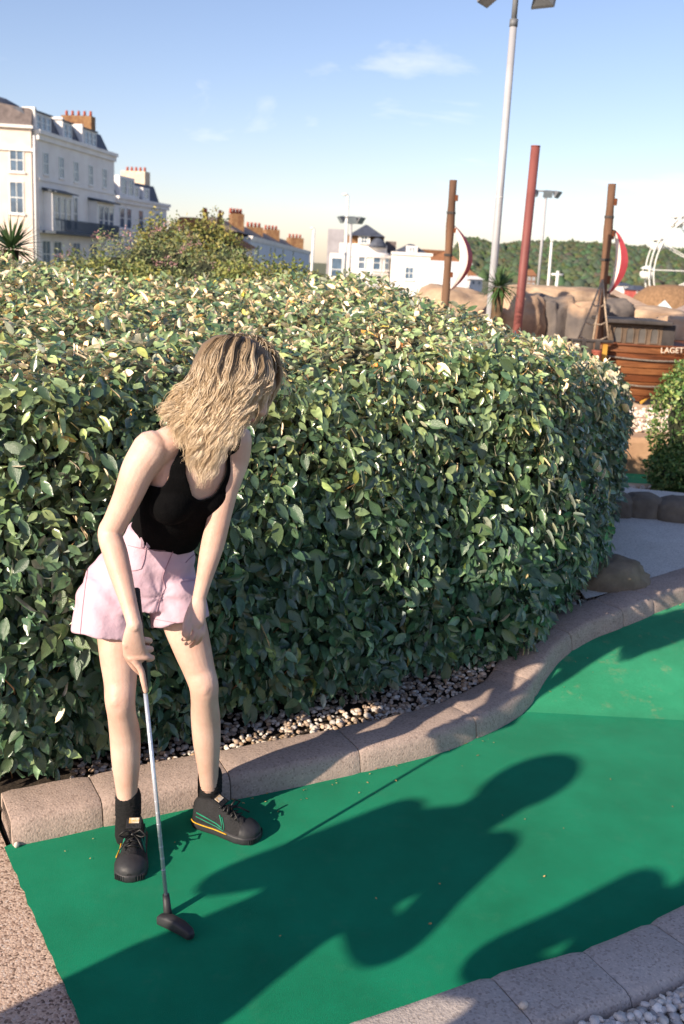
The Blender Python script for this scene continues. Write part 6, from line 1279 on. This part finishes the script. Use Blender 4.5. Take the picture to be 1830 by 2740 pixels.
for ci in range(nclump):
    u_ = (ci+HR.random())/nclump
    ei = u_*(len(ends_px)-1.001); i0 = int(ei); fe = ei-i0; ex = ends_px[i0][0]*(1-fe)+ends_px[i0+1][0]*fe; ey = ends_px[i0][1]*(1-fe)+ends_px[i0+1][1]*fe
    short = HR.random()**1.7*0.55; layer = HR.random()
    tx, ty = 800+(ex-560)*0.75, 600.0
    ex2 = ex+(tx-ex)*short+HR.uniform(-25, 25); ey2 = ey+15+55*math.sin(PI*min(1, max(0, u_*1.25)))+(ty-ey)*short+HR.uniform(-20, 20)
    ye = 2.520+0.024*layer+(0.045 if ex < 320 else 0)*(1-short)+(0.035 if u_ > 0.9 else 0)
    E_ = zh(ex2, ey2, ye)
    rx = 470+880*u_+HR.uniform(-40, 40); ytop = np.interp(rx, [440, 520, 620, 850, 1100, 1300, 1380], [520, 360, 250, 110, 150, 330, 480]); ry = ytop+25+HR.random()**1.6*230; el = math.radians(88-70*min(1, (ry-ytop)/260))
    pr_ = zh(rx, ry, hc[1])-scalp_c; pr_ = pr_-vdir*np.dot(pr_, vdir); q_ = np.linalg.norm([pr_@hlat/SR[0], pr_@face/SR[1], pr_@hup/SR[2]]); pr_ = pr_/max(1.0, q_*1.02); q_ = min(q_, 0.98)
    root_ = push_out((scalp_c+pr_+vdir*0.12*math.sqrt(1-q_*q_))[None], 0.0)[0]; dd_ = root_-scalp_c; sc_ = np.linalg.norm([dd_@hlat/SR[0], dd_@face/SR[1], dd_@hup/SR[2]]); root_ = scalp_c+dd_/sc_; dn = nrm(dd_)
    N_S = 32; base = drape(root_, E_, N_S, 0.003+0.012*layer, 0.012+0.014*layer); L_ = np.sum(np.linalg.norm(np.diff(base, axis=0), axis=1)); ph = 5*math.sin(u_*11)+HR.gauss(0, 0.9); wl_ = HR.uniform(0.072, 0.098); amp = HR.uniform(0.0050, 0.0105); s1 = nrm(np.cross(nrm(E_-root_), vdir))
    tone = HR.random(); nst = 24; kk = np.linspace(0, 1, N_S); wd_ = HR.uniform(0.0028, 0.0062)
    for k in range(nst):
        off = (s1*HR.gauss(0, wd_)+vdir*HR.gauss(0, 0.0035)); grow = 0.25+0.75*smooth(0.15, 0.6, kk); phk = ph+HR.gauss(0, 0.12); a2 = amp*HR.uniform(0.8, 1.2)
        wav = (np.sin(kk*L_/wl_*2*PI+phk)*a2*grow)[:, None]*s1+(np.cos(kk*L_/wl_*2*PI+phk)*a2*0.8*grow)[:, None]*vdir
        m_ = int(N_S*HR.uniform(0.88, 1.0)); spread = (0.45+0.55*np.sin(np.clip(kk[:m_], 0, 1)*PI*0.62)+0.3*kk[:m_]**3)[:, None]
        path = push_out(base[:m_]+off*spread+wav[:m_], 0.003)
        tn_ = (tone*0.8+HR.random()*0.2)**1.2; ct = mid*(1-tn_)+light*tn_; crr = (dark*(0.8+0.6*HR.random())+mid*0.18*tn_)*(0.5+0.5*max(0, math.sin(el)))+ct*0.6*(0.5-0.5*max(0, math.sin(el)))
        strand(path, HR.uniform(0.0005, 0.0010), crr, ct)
# hair on the far side of the head
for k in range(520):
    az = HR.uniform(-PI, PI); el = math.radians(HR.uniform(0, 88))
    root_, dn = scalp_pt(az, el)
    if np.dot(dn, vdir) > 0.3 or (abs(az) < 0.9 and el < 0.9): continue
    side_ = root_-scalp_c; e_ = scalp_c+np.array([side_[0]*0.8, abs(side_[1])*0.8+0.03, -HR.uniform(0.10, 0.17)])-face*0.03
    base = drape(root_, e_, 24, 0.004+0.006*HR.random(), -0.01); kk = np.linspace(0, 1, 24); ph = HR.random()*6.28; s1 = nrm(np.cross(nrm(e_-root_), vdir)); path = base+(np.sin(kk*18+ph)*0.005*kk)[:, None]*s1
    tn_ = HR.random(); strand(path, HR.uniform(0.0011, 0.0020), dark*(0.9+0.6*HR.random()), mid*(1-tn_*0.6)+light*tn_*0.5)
# flyaway hairs
for k in range(90):
    az = HR.uniform(-PI, PI); el = math.radians(HR.uniform(20, 88)); root_, dn = scalp_pt(az, el); side = nrm(rand_dirs(1)[0]); e_ = root_+dn*HR.uniform(0.006, 0.02)+np.array([0, 0, -0.05])+side*0.02
    strand(bez(root_, root_+dn*0.02, e_+dn*0.02, e_, 14), 0.0005, mid, light, 3)
sme_ = fast_mesh('strands', np.vstack(V), np.vstack(F_), np.vstack(K)); tag(link('strands', sme_, M_hair, hair_root, True), kind='stuff')
# ================================================================== PUTTER
pt = empty('putter', tuple(np.array([gB[0], gB[1], 0.0])), 'silver-shafted putter with black head held by the woman', 'golf club')
M_steel = mat('steel_shaft', srgb(206, 210, 218), srgb(190, 196, 206), 12, 0.32, spec=0.6, metal=0.55); M_grip = mat('black_grip', (0.012, 0.012, 0.013), (0.02, 0.02, 0.021), 60, 0.75, 0.4, 160)
e0 = gT; e1 = gT+(gB-gT)*0.315
MB().tube([e0-sdv*0.004, e0, e0+(e1-e0)*0.5, e1], [0.010, 0.0135, 0.0125, 0.0095], 14).build('grip', M_grip, pt, True)
MB().tube([e1-sdv*0.01, gB-sdv*0.004], [0.0062, 0.0058], 12).build('shaft', M_steel, pt, True)
for k in np.linspace(0.40, 0.88, 14): c_ = gT+(gB-gT)*k; MB().tube([c_-sdv*0.001, c_+sdv*0.001], 0.0064, 12).build('shaft_ring', M_steel, pt, True)
MB().tube([gB-sdv*0.035, gB+sdv*0.012, gB+sdv*0.026], [0.0095, 0.0115, 0.013], 12).build('hosel', M_rub, pt, True)
h0 = atz(428, 2458, 0.02); h1 = atz(516, 2503, 0.02); hd = nrm(h1-h0); hs = np.array([-hd[1], hd[0], 0.]); mb = MB(); rings = []
for k, w_, z0_, z1_ in ((-0.06, 0.006, 0.014, 0.026), (0.0, 0.013, 0.005, 0.034), (0.25, 0.016, 0.002, 0.040), (0.6, 0.017, 0.002, 0.036), (0.9, 0.014, 0.003, 0.032), (1.0, 0.007, 0.010, 0.026)):
    c_ = h0+(h1-h0)*k+hs*0.008*math.sin(max(0, k)*PI); rings.append([np.array([c_[0], c_[1], (z0_+z1_)/2])+hs*w_*math.copysign(abs(math.cos(a_))**0.6, math.cos(a_))+np.array([0, 0, (z1_-z0_)/2*math.copysign(abs(math.sin(a_))**0.6, math.sin(a_))]) for a_ in np.linspace(0, 2*PI, 17)[:-1]])
mb.loft(rings).build('club_head', M_rub, pt, True)
# ================================================================== fallen bits on the green
M_litter = mat('fallen_leaf', srgb(190, 168, 110), srgb(160, 128, 80), 40, 0.8); V = []; Fs = []; cnt = 0
spots = [ong(*D(x, y)) for x, y in [(372, 1868), (150, 1955), (205, 1972), (690, 1835), (860, 2060), (1010, 2030), (1150, 1870), (1205, 1880), (1290, 1900), (905, 1790), (1130, 1705), (990, 2120), (1400, 1790), (1250, 2010), (1540, 1850), (610, 1840), (700, 1812), (760, 1800), (400, 1935), (470, 1860), (1080, 1710), (1180, 1650), (640, 2150)]]
for i in range(70):
    j = random.randrange(10, len(KBr)-1)
    q = KBr[j]-KN[j]*random.random()**2*0.16
    if q[0] < 2.0: spots.append(np.array([q[0], q[1], float(gz(*q))]))
n = len(spots); P_ = np.array(spots)+np.array([0, 0, 0.004]); nor = nrm_rows(np.tile([[0, 0, 1.]], (n, 1))+rand_dirs(n)*0.4); a_ = rand_dirs(n); ax = nrm_rows(a_-nor*np.sum(a_*nor, 1, keepdims=True)); L_ = rng.uniform(0.004, 0.012, n)
v, t, c = leaf_arrays(P_, ax, nor, L_, L_*0.6, rng.uniform(0.2, 0.6, n), rng.uniform(0, 0.3, n), np.ones((n, 3))); v[:, 2] = np.maximum(v[:, 2], 0.0015)
o = link('leaf_litter', fast_mesh('leaf_litter', v, t, c), M_litter); tag(o, 'tiny yellow leaf bits scattered over the green turf', 'leaf litter', kind='stuff')
for (x, y, z_, r_, lab) in ((38, 1942, 0.0, 0.010, 'single pale pebble at the end of the sunlit kerb'), (457, 1890, 0.0, 0.010, 'single white pebble behind the heel of the striped shoe'), (1199, 2312, 0.09, 0.012, 'single white pebble lying on the grey kerb top')):
    p = atz(*D(x, y), z_); q = pebbles('pebble', [(p[0], p[1], z_+r_*0.75)], r_, r_*1.001, [srgb(226, 216, 204)], M_peb, 0.8); tag(q, lab, 'pebble')
# ================================================================== bystanders whose shadows fall into the picture
def bystander(label, foot, facing, sw_, top, bottom, hairc, height=1.70, armpose='bent', spread=0.10):
    s = height/1.70; fx = np.array([math.cos(facing), math.sin(facing), 0]); sx = np.array([-fx[1], fx[0], 0]); z = np.array([0, 0, 1.]); o0 = np.array([foot[0], foot[1], 0.0])
    root = empty('person', tuple(o0), label, 'person'); Q = lambda f, l, h: o0+fx*f*s+sx*l*s+z*h*s
    mb = MB()
    td_ = [(0.0, 0.80, 0.13, 0.10), (0.0, 0.92, 0.165, 0.115), (0.0, 1.06, 0.13, 0.095), (0.01, 1.22, 0.16, 0.11), (0.0, 1.36, 0.17, 0.095), (0.0, 1.43, 0.07, 0.06)]
    rings = [ring(Q(f, 0, h), a*s, b*s, sx, fx, 28, 2.2) for f, h, a, b in td_]; mb.loft(rings)
    limb(mb, [Q(0, 0, 1.40), Q(0.01, 0, 1.50)], [0.055*s, 0.05*s]); mb.ell(Q(0.015, 0, 1.585), (sx, fx, z), (0.075*s, 0.095*s, 0.115*s)); limb(mb, [Q(0.105, 0, 1.60), Q(0.122, 0, 1.57)], [0.010, 0.014])
    for l in (-1, 1):
        limb(mb, [Q(0, l*0.09, 0.88), Q(0.01, l*spread, 0.68), Q(0.01, l*spread*1.05, 0.48), Q(-0.01, l*spread*1.1, 0.30), Q(-0.01, l*spread*1.1, 0.08), Q(-0.01, l*spread*1.1, 0.04)], [0.09, 0.078, 0.058, 0.055, 0.038, 0.04], 20, 40)
        limb(mb, [Q(-0.05, l*spread*1.1, 0.035), Q(0.06, l*spread*1.12, 0.045), Q(0.17, l*spread*1.15, 0.030)], [0.038, 0.042, 0.032], 14, 16)
        e = Q(-0.03, l*0.27, 1.10) if armpose == 'bent' else Q(0.0, l*0.22, 1.08); h_ = Q(0.22, l*0.06, 1.06) if armpose == 'bent' else Q(0.06, l*0.24, 0.84)
        limb(mb, [Q(0, l*0.17, 1.37), (Q(0, l*0.17, 1.37)+e)/2, e, (e+h_)/2, h_], [0.055, 0.045, 0.037, 0.034, 0.024], 16, 30); d_ = nrm(h_-e)
        limb(mb, [h_, h_+d_*0.08], [0.030, 0.032], 12, 10)
        for k in range(4): limb(mb, [h_+d_*0.07+z*(0.024-0.016*k), h_+d_*0.12+z*(0.024-0.016*k)-sx*l*0.012, h_+d_*0.13+z*(0.02-0.016*k)-sx*l*0.035], [0.009, 0.009, 0.008], 10, 10)
        limb(mb, [h_+d_*0.02-sx*l*0.02, h_+d_*0.06-sx*l*0.045], [0.012, 0.010], 10, 10)
    me = remesh(mb, 0.011, 5); link('body', me, M_skin, root, True)
    zt_, zb_ = 0.97*s, 0.97*s
    link('shirt', cut_mesh(me, lambda co: (co[:, 2] > 0.93*s) & (co[:, 2] < 1.43*s), 'shirt', 0.012, 3), top, root, True)
    link('trousers', cut_mesh(me, lambda co: (co[:, 2] < 0.95*s) & (co[:, 2] > 0.10*s) & (np.abs((co-o0)@sx) < 0.24*s), 'trousers', 0.014, 3), bottom, root, True)
    link('shoes', cut_mesh(me, lambda co: (co[:, 2] < 0.11*s), 'shoes', 0.008, 2), M_rub, root, True)
    hb = MB(); hb.ell(Q(-0.012, 0, 1.61), (sx, fx, z), (0.115*s, 0.125*s, 0.128*s)); limb(hb, [Q(-0.05, 0, 1.60), Q(-0.085, 0, 1.48), Q(-0.09, 0, 1.36)], [(0.08, 0.06), (0.085, 0.05), (0.05, 0.03)], 16, 16, flat=sx); hm = remesh(hb, 0.008, 4)
    cc_ = np.tile(np.array([[*hairc, 1.0]], np.float32), (len(hm.vertices), 1)); a_ = hm.color_attributes.new('Col', 'FLOAT_COLOR', 'POINT'); a_.data.foreach_set('color', cc_.ravel()); link('hair', hm, M_hair, root, True)
    return root
shx, shy = math.cos(SUN_AZ), math.sin(SUN_AZ)
def stand_for(head_px, height):
    """foot point of someone whose head shadow falls at a pixel of the green"""
    p = ong(*D(*head_px)); L_ = height/math.tan(SUN_EL); return (p[0]-shx*L_, p[1]-shy*L_)
bystander('companion in dark jacket standing on the paving, watching the putt', stand_for((1285, 1750), 1.72), SUN_AZ+0.25, 0, mat('navy_cloth', (0.02, 0.025, 0.05), (0.015, 0.02, 0.04), 20, 0.9), mat('denim', (0.05, 0.07, 0.12), (0.04, 0.06, 0.10), 30, 0.9), (0.10, 0.065, 0.035), 1.72, 'bent', 0.11)
f2 = stand_for((1795, 1905), 1.74)
bystander('companion in grey shirt standing behind the near kerb, arms folded', f2, SUN_AZ-0.2, 0, mat('grey_cloth', (0.20, 0.20, 0.21), (0.16, 0.16, 0.17), 20, 0.9), mat('black_denim', (0.02, 0.02, 0.022), (0.015, 0.015, 0.017), 30, 0.9), (0.05, 0.035, 0.02), 1.74, 'bent', 0.11)
